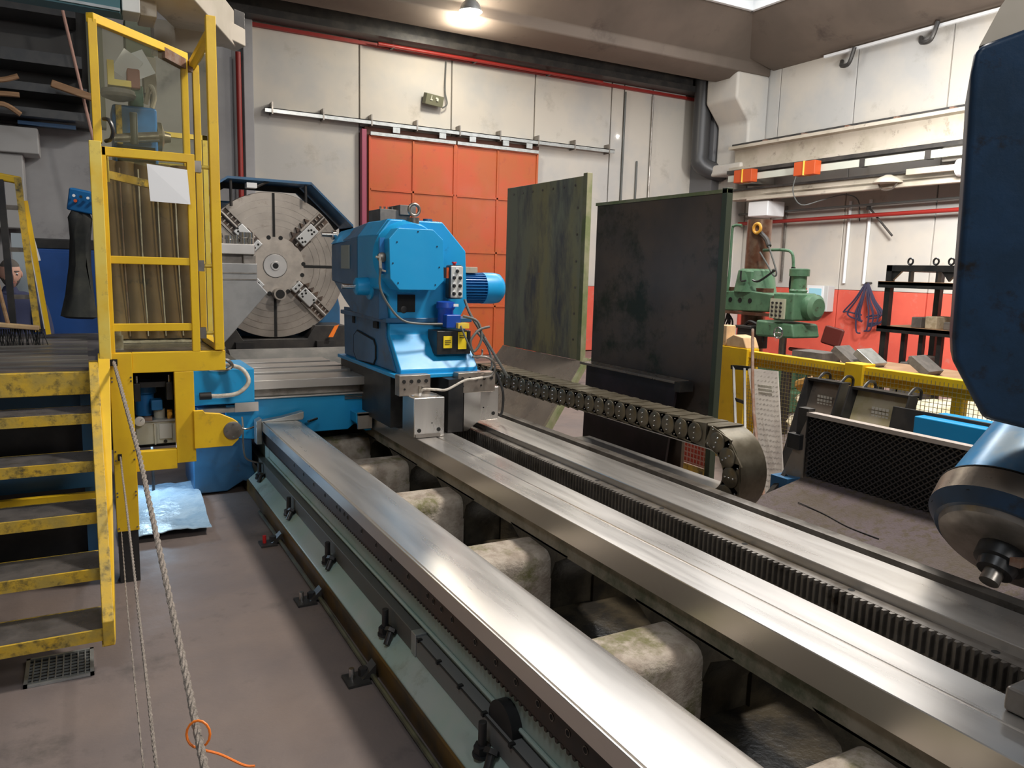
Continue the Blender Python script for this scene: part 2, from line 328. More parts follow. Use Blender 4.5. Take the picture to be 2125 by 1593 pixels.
# high bay lamp
hb = thing('high_bay_lamp', 'glowing round high bay lamp under the brown roof girder', 'lamp', (5.94, 12.5, 6.3))
build('shade', MB().lathe((5.94, 12.5, 6.08), (0, 0, 1), [(0, .20), (.12, .15), (.2, .07), (.5, .05)]), galv, hb)
build('diffuser', MB().lathe((5.94, 12.5, 6.02), (0, 0, 1), [(0, .10), (.03, .16), (.06, .185), (.07, .19)]), lampm, hb)
ll = bpy.data.lights.new('lamp_light', 'POINT'); ll.energy = 210; ll.color = (1, .93, .78); ll.shadow_soft_size = .2
lo = bpy.data.objects.new('lamp_light', ll); COL.objects.link(lo); lo.location = (6.0, 12.7, 5.9)
lo.name = 'lamp_light'
# black air duct at the corner
solo('air_duct', MB().tube([(12.5, 13.95, 6.2), (12.5, 13.95, 5.6), (12.5, 13.95, 4.6), (12.5, 13.9, 4.3), (12.75, 13.75, 4.15), (13.0, 13.68, 4.12)], .2, 16), mat('duct_dark', (.06, .06, .062), .4, .3), 'dark round air duct elbow in the far right corner', 'duct', (12.5, 13.95, 4.0))

# ---- crane runway on the right wall
cr = thing('crane_runway', 'long beige crane runway girder with dark rail on the right wall', 'crane rail', (12.7, 8, 4.2))
build('girder', MB().prism([(12.45, 4.50), (12.95, 4.50), (12.95, 4.56), (12.45, 4.56)], 'y', 1, 13.0).prism([(12.66, 4.12), (12.72, 4.12), (12.72, 4.5), (12.66, 4.5)], 'y', 1, 13.0).prism([(12.5, 4.06), (12.9, 4.06), (12.9, 4.12), (12.5, 4.12)], 'y', 1, 13.0), beige, cr)
build('rail', B(12.60, 12.70, 1, 13.05, 4.56, 4.63), darksteel, cr)
for i in range(11): build('rail_clip', B(12.5, 12.6, 2 + i, 2.08 + i, 4.56, 4.60), rusty, cr)
for y in (12.6, 8.0, 3.4): build('corbel', B(12.6, 13.3, y - .2, y + .2, 3.75, 4.06), wallw, cr, bev=.03)
bb_ = thing('busbar', 'pale conductor bar with dark joints under the crane girder', 'busbar', (12.5, 8, 3.9))
build('dark_channel', B(12.45, 12.62, 1, 13.0, 3.98, 4.05), darksteel, bb_)  # dark steel strip between girder and bar
build('bar', B(12.40, 12.48, 1, 12.9, 3.80, 3.93), mat('pale_bar', (.5, .52, .45), .5), bb_)
for i in range(8): build('joint', B(12.385, 12.49, 2.0 + i * 1.25, 2.1 + i * 1.25, 3.79, 3.94), darksteel, bb_)
for i, (a, b) in enumerate(((12.55, 12.05), (10.95, 10.45))):
    j = thing('junction_box', ['orange junction box nearest the far corner under the crane girder', 'orange junction box with a hanging cable farther along the crane girder'][i], 'junction box', (12.3, b, 3.8), 'orange junction boxes')
    build('case', B(12.22, 12.40, b, a, 3.74, 4.0), orange, j, bev=.01); build('strap', B(12.20, 12.41, (a + b) / 2 - .01, (a + b) / 2 + .01, 3.735, 4.005), yell, j)
solo('hanging_cable', MB().tube([(12.25, 10.9, 3.75), (12.25, 10.95, 3.45), (12.4, 10.85, 3.2), (12.7, 10.6, 3.3), (13.0, 10.35, 3.4), (13.22, 10.2, 3.3), (13.25, 10.15, 2.9)], .012, 6), cable_m, 'thin grey cable looping down from the second orange box', 'cable', (12.25, 10.9, 3.0))
lb = thing('service_beam', 'lower beige beam with conduits and dark upper flange on the right wall', 'beam', (12.8, 8, 3.5))
build('flange', B(12.55, 13.0, 1, 13.0, 3.62, 3.66), darksteel, lb); build('web', B(12.62, 12.68, 1, 13.0, 3.46, 3.62), beige, lb); build('foot', B(12.5, 12.9, 1, 13.0, 3.42, 3.46), beige, lb)
build('tube', MB().cyl((12.5, 1, 3.40), (12.5, 12.4, 3.40), .02, n=8), beige, lb); build('tube', MB().cyl((12.56, 1, 3.52), (12.56, 12.0, 3.52), .015, n=8), beige, lb)
fl = thing('wall_floodlight', 'dusty round floodlight on a bracket under the lower beige beam', 'floodlight', (12.4, 9.0, 3.5))
build('lamp_shade', MB().lathe((12.4, 9.0, 3.60), (0, 0, -1), [(0, .05), (.05, .16), (.11, .24), (.14, .25)]), beige, fl); build('yoke', MB().tube([(12.4, 9.2, 3.5), (12.4, 9.1, 3.36), (12.4, 8.9, 3.36), (12.4, 8.8, 3.5)], .015, 6), steeld, fl)
fl2 = thing('wall_tube_light', 'beige fluorescent light body along the lower beam near the navy column', 'light', (12.4, 7.9, 3.5))
build('body', B(12.36, 12.46, 7.2, 8.65, 3.56, 3.66), beige, fl2, bev=.01); build('end_cap', MB().cyl((12.41, 7.75, 3.6), (12.41, 7.68, 3.6), .14), white, fl2)
solo('steam_pipe', MB().tube([(13.1, 13.6, 2.95), (13.1, 13.6, 3.12), (13.1, 13.3, 3.16), (13.1, 12.0, 3.17), (13.1, 2, 3.25)], .025, 8, sub=2), cable_m, 'thin grey pipe above the red pipe on the right wall', 'pipe', (13.1, 8, 3.1))
solo('sprinkler_pipe', MB().cyl((13.1, 13.9, 2.95), (13.1, 2, 3.06), .04, n=10), redp, 'long red pipe along the right wall behind the green drill', 'pipe', (13.1, 8, 3))
solo('pipe_brace', MB().cyl((13.15, 9.9, 3.15), (13.15, 9.35, 2.6), .02, n=8).cyl((13.15, 9.9, 3.2), (13.15, 9.9, 3.1), .04, n=8), darksteel, 'dark diagonal brace rod hanging below the wall pipes', 'brace', (13.15, 9.6, 2.6))
solo('wall_heater_box', B(12.55, 13.05, 11.85, 12.4, 3.05, 3.36), white, 'white boxy unit hanging under the runway above the drill column', 'box', (12.8, 12.1, 3.05), bev=.02)
for i, y in enumerate((12.0, 10.4, 9.95)):
    solo('wall_conduit', MB().cyl((13.27, y, 1.7), (13.27, y, 3.3), .03, n=8), [steeld, white, white][i], ['dark vertical conduit on the right wall behind the drill head', 'pale vertical conduit above the wall display', 'second pale conduit between display and straps'][i], 'conduit', (13.27, y, 1.7))
for i, (y, z) in enumerate(((10.65, 5.9), (9.0, 5.95))):
    solo('roof_hook', MB().tube([(13.28, y + .25, z + .12), (13.1, y + .1, z - .02), (13.05, y - .1, z - .02), (13.05, y - .2, z + .25)], .04, 8), darksteel, ['dark curved roof bracket nearer the far corner', 'dark curved roof bracket nearer the navy column'][i], 'bracket', (13.1, y, z - .1))
solo('roof_rail', B(13.1, 13.16, 2, 11.2, 6.12, 6.17), white, 'thin pale strip under the brown ceiling edge on the right', 'rail', (13.1, 8, 6.1))

# ================================================================ LATHE BED
Y0, Y1 = -1.2, 9.95
bed = thing('lathe_bed', 'long lathe bed with three ground steel guide ways and pale teal casting', 'lathe bed', (2.05, 4.4, 0))
build('side_casting', MB().prism([(1.057, 0.004), (1.057, .10), (1.14, .169), (1.19, .175), (1.19, .50), (1.40, .50), (1.40, .004)], 'y', Y0, Y1), teal, bed, bev=.006, label='pale teal painted front casting')
build('flange_strip', B(1.045, 1.056, Y0, Y1, .004, .098), rust, bed, label='oily orange brown flange edge')
build('guide_way', MB().prism([(1.142, .503), (1.142, .568), (1.144, .570), (1.149, .570), (1.150, .561), (1.157, .561), (1.158, .570), (1.402, .570), (1.435, .556), (1.435, .503)], 'y', Y0, 6.9), steel, bed, label='bright ground front guide way')
build('guide_way', MB().prism([(2.02, .455), (2.02, .567), (2.023, .570), (2.166, .570), (2.169, .562), (2.178, .562), (2.181, .570), (2.332, .570), (2.335, .567), (2.335, .455)], 'y', Y0, 6.9), steel, bed, label='middle guide way with a groove along it')
build('guide_way', MB().prism([(2.688, .45), (2.688, .567), (2.691, .570), (2.967, .570), (2.970, .567), (2.970, .45)], 'y', Y0, 6.9), steel, bed, label='bright ground rear guide way')
build('rear_casting', MB().prism([(2.70, .004), (2.70, .49), (2.972, .49), (2.98, .50), (3.03, .50), (3.03, .572), (3.09, .575), (3.10, .572), (3.10, .004)], 'y', Y0, Y1), steeld, bed, label='rear casting with oil gutter and lip')
build('gutter', B(2.981, 3.029, Y0, Y1, .499, .503), hole_m, bed)
# racks
rk = MB(); rk.box(1.166, 1.189, Y0, Y1, .398, .498); y = Y0
while y < Y1: rk.hexa([(1.166, y, .40), (1.189, y, .40), (1.189, y + .022, .40), (1.166, y + .022, .40)], [(1.166, y + .006, .384), (1.189, y + .006, .384), (1.189, y + .016, .384), (1.166, y + .016, .384)]); y += .0315
build('gear_rack', rk, rack_m, bed, label='dark front gear rack with teeth on its lower edge')
rk = MB(); rk.box(2.625, 2.688, Y0, Y1, .42, .531); y = Y0
while y < Y1: rk.hexa([(2.626, y, .43), (2.626, y, .53), (2.626, y + .022, .53), (2.626, y + .022, .43)], [(2.606, y + .006, .43), (2.606, y + .006, .53), (2.606, y + .016, .53), (2.606, y + .016, .43)]); y += .0315
build('gear_rack', rk, steeld, bed, label='rear gear rack with vertical teeth')
hy = [1.62, 1.71, 1.80, 1.88, 2.02, 2.16, 2.32, 2.52, 2.62, 2.70, 2.76, 2.98, 3.2, 3.4, 3.62, 3.86, 3.92, 4.0, 4.06, 4.3, 4.55, 4.8, 5.05, 1.5, 1.4]
for y in hy:
    q = build('bolt_hole', MB().cyl((1.1655, y, .452), (1.164, y, .452), .0125, n=14), steeld, bed); build('socket', MB().cyl((1.1642, y, .452), (1.1635, y, .452), .0095, n=14), hole_m, q)
for y in (1.35, 1.92, 2.5, 3.1, 3.7): build('bolt_hole', MB().cyl((2.66, y, .5312), (2.66, y, .532), .014, n=14), hole_m, bed)
# scale cover
build('cable_duct', B(1.138, 1.188, 2.86, Y1, .170, .262), mat('duct_grey_dark', (.12, .12, .11), .45, .2), bed, bev=.004, label='dark grey cable duct')
build('cable_duct', B(1.138, 1.188, Y0, 2.81, .170, .258), mat('duct_grey', (.22, .22, .215), .42, .3), bed, bev=.004, label='grey cable duct nearer part')
build('duct_collar', B(1.134, 1.19, 2.81, 2.86, .168, .266), galv, bed, bev=.003)
build('cable', MB().cyl((1.137, Y0, .256), (1.137, 2.80, .256), .0035, n=6), black, bed)
for i in range(16): build('clip', B(1.129, 1.150, 2.77 - i * .197, 2.785 - i * .197, .250, .264), black, bed)
build('teal_strip', MB().tube([(1.182, Y0, .285), (1.182, 6, .285)], .008, 6, sub=1), teal, bed)
build('pinion_cover', MB().cyl((1.15, 2.09, .262), (1.189, 2.09, .262), .085, n=24), black, bed)
for i, y in enumerate((5.95, 4.98, 4.05, 3.11, 2.14, 1.2)):
    bl = build('levelling_bolt', MB().cyl((1.11, y, .15), (1.11, y, .262), .015, n=12), blackp, bed, bev=.002)
    build('nut', MB().cyl((1.11, y, .146), (1.11, y, .178), .030, n=6).cyl((1.11, y, .14), (1.11, y, .150), .034, n=16), blackp, bl)
    build('side_bolt', MB().cyl((1.115, y - .06, .185), (1.085, y - .085, .135), .015, n=10).cyl((1.12, y - .055, .19), (1.11, y - .062, .178), .028, n=6), blackp, bl)
# ribs and inner walls
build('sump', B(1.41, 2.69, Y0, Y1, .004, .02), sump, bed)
build('middle_casting', MB().prism([(2.045, .36), (2.045, .456), (2.32, .456), (2.32, .36)], 'y', Y0, Y1), mat('stained_casting', (.33, .29, .23), .6, c2=(.24, .21, .16), ns=5, dirt=(.10, .11, .07), ds=4, da=(.5, .68)), bed, label='stained casting under the middle way')
for i, y in enumerate((7.3, 6.4, 5.5, 4.56, 3.5, 2.37, 1.42, .4, -.6)):
    t = .28
    rb = MB(); P = []
    for k in range(5): a = PI / 2 * k / 4; P.append((y - .06 + math.cos(a) * .06, .29 + math.sin(a) * .06))
    for k in range(5): a = PI / 2 + PI / 2 * k / 4; P.append((y - t + .06 + math.cos(a) * .06, .28 + math.sin(a) * .06))
    P += [(y - t, .02), (y, .02)]
    rb.prism(P, 'x', 1.40, 2.05)
    build('cross_rib', rb, cast, bed, label='rough rib caked with chips')
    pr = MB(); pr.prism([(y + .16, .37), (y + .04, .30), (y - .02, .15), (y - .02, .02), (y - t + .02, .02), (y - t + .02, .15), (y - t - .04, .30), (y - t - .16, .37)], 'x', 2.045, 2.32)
    build('pier', pr, mat('pier_shade', (.05, .045, .035), .35, c2=(.10, .085, .06), ns=8, bump=.3, bs=40), bed)  # dark colour paints in the shade of the bed cavities
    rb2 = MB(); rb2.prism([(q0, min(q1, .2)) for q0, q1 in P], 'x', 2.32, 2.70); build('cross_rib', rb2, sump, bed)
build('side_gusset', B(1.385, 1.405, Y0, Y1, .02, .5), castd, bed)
# floor anchors beside the bed
for i, y in enumerate((4.87, 3.91, 3.03, 2.05)):
    f = thing('anchor_bracket', ['small anchor bolt with a red cap on the floor near the saddle', 'pair of dark anchor nuts on the floor beside the bed flange', 'dark angled anchor plate with a bolt beside the bed flange', 'dark anchor plate nearest the camera beside the bed'][i], 'anchor', (.95, y, 0))
    build('plate', B(.90, 1.0, y - .06, y + .05, .001, .012), darksteel, f); build('wedge', MB().prism([(.97, .012), (1.03, .012), (1.03, .07)], 'y', y - .03, y + .03), darksteel, f)
    build('bolt', MB().cyl((.93, y, .012), (.93, y, .06), .012, n=10), redbtn if i == 0 else bright, f); build('nut', MB().cyl((.985, y + .01, .012), (.985, y + .01, .045), .022, n=6), blackp, f)
solo('floor_pipe', MB().tube([(1.018, -1, .02), (1.018, 1.5, .02), (1.015, 3.0, .02), (1.02, 3.9, .02), (1.02, 5.5, .02)], .011, 8), mat('oily_pipe', (.10, .10, .06), .4, c2=(.05, .05, .035), ns=6), 'oily grey green pipe lying along the foot of the bed flange', 'pipe', (1.018, 2.5, 0))

# ================================================================ SADDLE
sd = thing('saddle', 'blue lathe saddle with steel cross slide table in front of the faceplate', 'saddle', (1.6, 6.6, .57))
build('body', MB().prism([(1.08, .44), (1.85, .44), (1.90, .48), (2.2, .48), (2.2, .735), (1.08, .735)], 'y', 6.1, 7.25), blue, sd, bev=.008, label='bright blue cross body')
build('ledge', B(1.05, 2.22, 6.07, 7.2, .736, .75), steelx, sd, bev=.003)
build('dark_way', B(1.08, 2.14, 6.16, 7.1, .75, .815), steeld, sd)
for i, (a, b, z, xr) in enumerate(((6.04, 6.36, .885, 2.18), (6.42, 6.62, .90, 2.0), (6.68, 6.92, .905, 1.98), (6.98, 7.25, .91, 1.95))):
    build('table_slab', B(1.0, xr, a, b, .815 if i == 0 else .83, z), steelx, sd, bev=.004, label='bright milled slab of the cross slide')
build('table_core', B(1.02, 1.95, 6.05, 7.2, .815, .865), steeld, sd)
build('end_box', B(.66, 1.10, 6.02, 6.6, .72, .985), blue, sd, bev=.01); build('end_box_foot', B(.70, 1.12, 6.0, 6.5, .66, .69).box(.95, 1.12, 5.99, 6.0, .66, .73), steelx, sd)
build('apron', MB().prism([(.66, .70), (1.13, .70), (1.13, .46), (1.09, .44), (1.09, .20), (1.14, .05), (1.02, .09), (.90, .02), (.66, .02)], 'y', 6.12, 6.7), blued, sd, bev=.01, label='dark blue apron')
build('apron_face', MB().prism([(.90, .70), (1.13, .70), (1.13, .42), (.98, .44), (.90, .5)], 'y', 6.09, 6.12), blue, sd)
build('wiper', MB().prism([(1.12, .575), (1.30, .60), (1.46, .635), (1.46, .59), (1.45, .571), (1.13, .571)], 'y', 5.98, 6.06), galv, sd, bev=.003)
build('wiper', MB().prism([(1.10, .40), (1.14, .40), (1.14, .60), (1.10, .58)], 'y', 5.98, 6.08), galv, sd, bev=.003)
build('bracket', MB().prism([(1.87, .60), (2.19, .60), (2.19, .575), (2.0, .575), (2.0, .45), (1.95, .45), (1.87, .52)], 'y', 5.95, 6.1), blue, sd, bev=.006); build('bracket_face', B(1.88, 2.0, 5.93, 5.95, .47, .6).box(1.88, 2.2, 5.93, 5.95, .578, .605), steelx, sd, bev=.002)
for k in range(3): build('scale_strip', B(1.82, 2.11, 6.085, 6.1, .695 + k * .013, .702 + k * .013), bright, sd)
hs = build('bellows_hose', MB().tube([(.75, 5.96, .80), (.86, 5.93, .80), (.97, 5.92, .82), (1.04, 5.92, .90), (1.00, 5.95, .99), (.90, 6.0, 1.02), (.80, 6.05, 1.02)], .016, 10), hose_m, sd, label='pale corrugated hose curling out of the yellow housing')
build('hose_end', MB().cyl((.70, 5.96, .80), (.78, 5.96, .80), .028), black, hs)
build('hook', MB().tube([(.75, 6.0, 1.09), (.88, 5.95, 1.07), (.93, 5.95, 1.02), (.88, 5.95, .99), (.78, 6.0, .99)], .013, 8), steeld, sd)
build('lube_pipe', MB().tube([(.80, 5.98, .54), (.95, 5.97, .55), (1.02, 5.97, .53), (1.08, 5.98, .54)], .008, 6), bright, sd); build('lube_pipe', MB().tube([(1.0, 6.0, .62), (1.0, 5.97, .54), (1.0, 5.98, .42), (1.02, 6.0, .30), (1.10, 5.98, .26), (1.14, 5.98, .25)], .007, 6), steeld, sd)
build('nozzle', MB().cyl((1.5, 6.0, .55), (1.58, 6.05, .56), .012, n=8), bright, sd)
solo('way_cover', MB().hexa([(.90, 7.2, 1.12), (1.15, 6.95, .92), (1.15, 7.3, .92), (.90, 8.2, 1.12)], [(.90, 7.2, .9), (1.15, 6.95, .90), (1.15, 7.3, .90), (.90, 8.2, .9)]), beige, 'sloping beige sheet guard behind the yellow housing', 'guard', (1.0, 7.4, .9))
build('bed_floor', B(1.45, 3.0, 7.3, 9.9, .50, .56), sheetm, bed)
for x in (1.3, 1.75, 2.2, 2.75): build('bed_way', B(x, x + .12, 7.27, 9.8, .56, .60), steeld, bed, bev=.004)
solo('chip_rag', MB().tube([(2.1, 8.0, .64), (2.3, 8.1, .68), (2.5, 8.0, .65), (2.75, 7.8, .64)], .035, 8), darksteel, 'dark heap of rag on the bed below the faceplate', 'rag', (2.3, 8.0, .6))
solo('bed_sheet', MB().prism([(8.6, .56), (8.6, .86), (8.5, .86), (8.0, .62), (8.0, .56)], 'x', 1.3, 2.95), mat('grey_sheet', (.12, .125, .125), .35, .4, c2=(.2, .2, .19), ns=4), 'dark sloping tray on the bed below the faceplate', 'tray', (2.1, 8.2, .56))

# ---- compound slide with tool post
ts = thing('tool_slide', 'silver grey tool slide standing beside the yellow post in front of the faceplate', 'tool slide', (1.4, 8.4, .9))
build('plate', MB().prism([(.9, 1.77), (1.57, 1.77), (1.57, 1.58), (1.67, 1.47), (1.265, 1.0), (1.18, .91), (.9, .91)], 'y', 8.3, 8.9), mat('slide_grey', (.42, .42, .42), .3, .6, c2=(.36, .36, .36), ns=5), ts, bev=.008)
build('top_slab', B(.9, 1.55, 8.3, 8.85, 1.86, 1.965), steelx, ts, bev=.008); build('neck', B(1.05, 1.46, 8.4, 8.8, 1.77, 1.86), steeld, ts); build('end_block', B(1.44, 1.565, 8.35, 8.8, 1.772, 1.86), steeld, ts, bev=.006)
build('foot', B(.95, 1.25, 8.35, 8.85, .57, .91), steeld, ts); build('groove', B(.9, 1.56, 8.293, 8.30, 1.60, 1.612).box(.9, 1.56, 8.293, 8.30, 1.665, 1.677), steeld, ts)
for i, (x, r, h) in enumerate(((1.23, .03, .10), (1.32, .045, .08), (1.39, .03, .09), (1.46, .045, .12), (1.53, .04, .12))):
    build('bolt_head', MB().lathe((x, 8.42, 1.966), (0, 0, 1), [(0, r * .8), (h * .5, r * .8), (h * .55, r), (h, r)], 16), bright, ts)

# ================================================================ HEADSTOCK
FC = Vector((2.12, 10.1, 1.75))
hd = thing('headstock', 'large four jaw faceplate headstock with blue guard hood', 'headstock', (2.12, 10.9, .57))
build('housing', MB().prism([(1.0, .57), (3.1, .57), (3.1, 1.2), (2.9, 2.2), (2.5, 2.55), (1.5, 2.55), (1.0, 2.1)], 'y', 10.55, 12.3), blued, hd, bev=.03)
build('base_cover', MB().prism([(1.2, .57), (3.0, .57), (3.0, 1.0), (2.6, 1.0), (2.5, .83), (1.7, .83), (1.6, 1.0), (1.2, 1.0)], 'y', 10.0, 10.5), darksteel, hd, bev=.01)
for x in (1.6, 2.6): build('foot_block', B(x, x + .22, 9.9, 10.0, .66, .80), blackp, hd)
fp = build('faceplate', MB().lathe((2.12, 10.4, 1.75), (0, -1, 0), [(0, .3), (.1, .3), (.1, .90), (.12, .91), (.29, .91), (.30, .905)], 96), face_m, hd, label='round grey brown steel faceplate')
def fpl(mb, ang=0):                    # local faceplate frame: x = radial, y = towards camera (-Y), z = tangent
    a = math.radians(ang)
    M = Matrix.Translation(FC) @ Matrix(((math.cos(a), 0, -math.sin(a), 0), (0, -1, 0, 0), (math.sin(a), 0, math.cos(a), 0), (0, 0, 0, 1)))
    return mb.xf(M)
for a in (0, 90, 180, 270):
    build('slot', fpl(B(.36, .90, 0, .004, -.016, .016), a), hole_m, fp); 
    build('slot_edge', fpl(B(.36, .90, 0, .005, .017, .024), a), steeld, fp)
for r in (.5, .58, .66, .74, .82):
    build('turning_line', MB().tube([FC + Vector((math.cos(t) * r, -.001, math.sin(t) * r)) for t in [k * PI / 24 for k in range(48)]], .0022, 4, sub=1, closed=True), steeld, fp)
hub = MB()
P = []
for k in range(48):
    a = 2 * PI * k / 48; r = .365 - (.012 if k % 6 in (0,) else 0); P.append((2.12 + math.cos(a) * r, 1.75 + math.sin(a) * r))
build('hub', hub.prism(P, 'y', 10.06, 10.10), mat('hub_steel', (.45, .40, .35), .38, .55, c2=(.38, .34, .3), ns=8, rv=.06), hd, label='raised hub disc with bolt holes')
build('centre_ring', MB().lathe((2.12, 10.06, 1.75), (0, -1, 0), [(0, .145), (.006, .145), (.006, .142), (.012, .140), (.012, .06), (.03, .055)], 48), steelx, hd)
build('centre_bore', MB().lathe((2.12, 10.03, 1.75), (0, -1, 0), [(0, .036), (.002, .036)], 24), hole_m, hd)
build('seam', MB().tube([FC + Vector((math.cos(t) * .148, -.042, math.sin(t) * .148)) for t in [k * PI / 16 for k in range(32)]], .003, 5, sub=1, closed=True), hole_m, hd)
for a in (-78, -102, -50, 78, 102, -18, -36, -64, 5): build('bolt_hole', fpl(MB().cyl((.355, .038, 0), (.355, .043, 0), .027, n=14), a), hole_m, hd)
build('pipe_socket', MB().lathe((2.15, 10.05, 1.40), (0, -1, 0), [(0, .075), (.12, .075), (.12, .058)], 24), face_m, hd); build('pipe_bore', MB().cyl((2.15, 9.929, 1.40), (2.15, 9.926, 1.40), .056, n=24), hole_m, hd)
def jaw(ang, r0, r1, blk, second, lab):
    j = build('jaw', fpl(B(r0, r1, -.01, .10, -.075, .075), ang), bright if 0 else mat('jaw_steel', (.55, .55, .54), .35, .6), hd, bev=.012, label=lab)
    for (u, v) in blk: build('jaw_hole', fpl(MB().cyl((u, .10, v), (u, .103, v), .014, n=12), ang), hole_m, j)
    return j
for a, r1 in ((45, .89), (135, .89), (-45, .89), (-135, .85)):
    build('jaw_channel', fpl(B(.34, r1, 0, .006, -.10, .10), a), mat('brown_grease', (.10, .065, .045), .5, .2, c2=(.05, .035, .03), ns=12), fp)
    build('screw', fpl(MB().cyl((.37, .02, -.0), (r1, .02, -.0), .028, n=12), a), steeld, fp)
    for s in (-.088, .088): build('channel_lip', fpl(B(.55, r1, 0, .03, s - .012, s + .012), a), face_m, fp)
    for k in range(10):
        r = .58 + k * (r1 - .60) / 10; build('serration', fpl(B(r, r + .014, 0, .028, .03 if k % 2 else -.07, .07 if k % 2 else -.03), a), face_m, fp)
HB = [(.03, .04), (.06, .02), (.03, -.02), (.06, -.04), (.19, .03), (.22, .01), (.19, -.03), (.23, -.03)]
jaw(45, .42, .70, [(.42 + a, b) for a, b in HB], 1, 'upper right jaw block with eight holes')
jaw(135, .41, .64, [(.41 + a, b) for a, b in HB[:6]], 1, 'upper left jaw block')
jaw(-45, .33, .41, [(.37, .03), (.37, -.03)], 0, 'small inner jaw piece'); jaw(-45, .44, .66, [(.44 + a, b) for a, b in HB[:6]], 1, 'lower right jaw block')
jaw(-135, .27, .35, [(.31, .0)], 0, 'small lower left jaw piece'); jaw(135, .29, .38, [(.33, .03), (.33, -.03)], 0, 'small inner jaw piece')
for a in (45, -45):
    for k in range(4): build('spring_clip', fpl(MB().prism([(.42 + k * .08, .10), (.45 + k * .08, .16), (.48 + k * .08, .10)], 'y', .0, .05), a), mat('brown_grease', (0, 0, 0)), fp)
G = [(.95, 2.35), (1.20, 2.55), (1.56, 2.80), (2.56, 2.80), (3.10, 2.30), (3.10, 1.9)]
gd = MB()
for i in range(len(G) - 1):
    (a, b), (c, d) = G[i], G[i + 1]; gd.hexa([(a, 9.95, b), (c, 9.95, d), (c, 10.6, d), (a, 10.6, b)], [(a, 9.95, b - .03), (c, 9.95, d - .03), (c, 10.6, d - .03), (a, 10.6, b - .03)])
g_ = build('guard_hood', gd, blued, hd, label='angular blue sheet guard over the faceplate')
for (a, c) in (((1.60, 10.0, 2.76), (1.60, 10.0, 2.45)), ((2.50, 10.0, 2.76), (2.50, 10.0, 2.55)), ((1.9, 10.0, 2.70), (2.05, 10.0, 2.78))): build('hood_strut', MB().cyl(a, c, .018, n=8), darksteel, g_)
build('hood_lamp', B(1.78, 1.90, 9.96, 10.1, 2.68, 2.74), white, g_)
build('hood_edge', MB().prism([(1.15, 2.50), (1.56, 2.77), (2.54, 2.77), (3.07, 2.28), (3.02, 2.24), (2.50, 2.70), (1.60, 2.70), (1.18, 2.44)], 'y', 10.5, 10.55), darksteel, g_)
build('orange_tab', MB().prism([(2.72, .86), (2.78, .86), (2.86, 1.02), (2.80, 1.0)], 'y', 9.8, 9.82), orangep, hd, label='orange plastic tab')

# ================================================================ TAILSTOCK
tl = thing('tailstock', 'bright blue tailstock standing on the bed in front of the red gate', 'tailstock', (2.3, 5.9, .57))
build('upper_body', MB().prism([(1.90, 1.62), (1.90, 2.0), (1.99, 2.12), (2.41, 2.12), (2.61, 1.91), (2.63, 1.50), (2.55, 1.36), (2.0, 1.36), (1.98, 1.56)], 'y', 5.5, 6.0), blue, tl, bev=.012)
build('barrel', MB().hexa([(1.90, 6.0, 1.60), (1.90, 6.0, 2.0), (1.99, 6.0, 2.12), (2.41, 6.0, 2.12), (2.55, 6.0, 1.95), (2.55, 6.0, 1.55)], [(1.905, 6.75, 1.64), (1.905, 6.75, 1.95), (2.0, 6.75, 2.06), (2.38, 6.75, 2.06), (2.5, 6.75, 1.92), (2.5, 6.75, 1.6)]), blued, tl, bev=.012, label='quill barrel side in darker blue for its shade')  # barrel side painted darker than its top for the shade
build('barrel_top', MB().hexa([(1.903, 5.55, 2.005), (1.99, 5.55, 2.125), (2.40, 5.55, 2.125), (2.40, 5.55, 2.1)], [(1.90, 6.75, 1.955), (1.99, 6.75, 2.068), (2.38, 6.75, 2.068), (2.38, 6.75, 2.04)]), blue, tl)
build('barrel_belly', MB().prism([(5.54, 1.62), (6.75, 1.64), (6.45, 1.50), (6.2, 1.40), (5.54, 1.38)], 'x', 1.92, 2.5), blued, tl, bev=.01)
build('type_plate', B(1.892, 1.90, 6.2, 6.42, 1.75, 1.94), labelm, tl); build('nose_pin', MB().lathe((1.9, 6.6, 2.03), (-1, 0, 0), [(0, .04), (.03, .04), (.03, .022), (.12, .020)], 14), bright, tl)
bs = build('side_boss', MB().lathe((1.97, 5.75, 1.62), (-1, 0, 0), [(0, .11), (.06, .10), (.07, .07), (.16, .065), (.17, .05)], 24), blue, tl); build('boss_pin', MB().cyl((1.80, 5.75, 1.62), (1.70, 5.75, 1.62), .020, n=12), bright, bs)
capo = MB(); O = [(1.98, 2.05), (2.25, 2.05), (2.33, 1.98), (2.34, 1.68), (2.27, 1.61), (1.99, 1.61), (1.92, 1.69), (1.91, 1.97)]
cp = build('octagonal_cover', capo.prism(O, 'y', 5.30, 5.52), blue, tl, bev=.006, label='bright blue octagonal front cover')
build('cover_collar', MB().lathe((2.13, 5.42, 1.85), (0, 1, 0), [(0, .24), (.09, .27)], 48), blue, tl)
for (x, z) in ((1.97, 1.95), (2.13, 2.03), (2.28, 1.93), (1.94, 1.80), (2.30, 1.78), (1.98, 1.66), (2.27, 1.65)): build('screw', MB().cyl((x, 5.301, z), (x, 5.297, z), .006, n=8), navy, cp)
build('lever_plate', B(1.875, 1.915, 5.40, 5.42, 1.72, 1.98), motorb, tl)
build('knob', MB().lathe((1.89, 5.40, 1.84), (0, -1, 0), [(0, .035), (.02, .035), (.03, .02)], 20), steeld, tl); build('valve', MB().cyl((1.87, 5.38, 1.86), (1.88, 5.38, 1.74), .011, n=8).cyl((1.84, 5.38, 1.84), (1.88, 5.38, 1.84), .008, n=8).cyl((1.88, 5.38, 1.75), (1.91, 5.36, 1.74), .007, n=8), hose_m, tl)
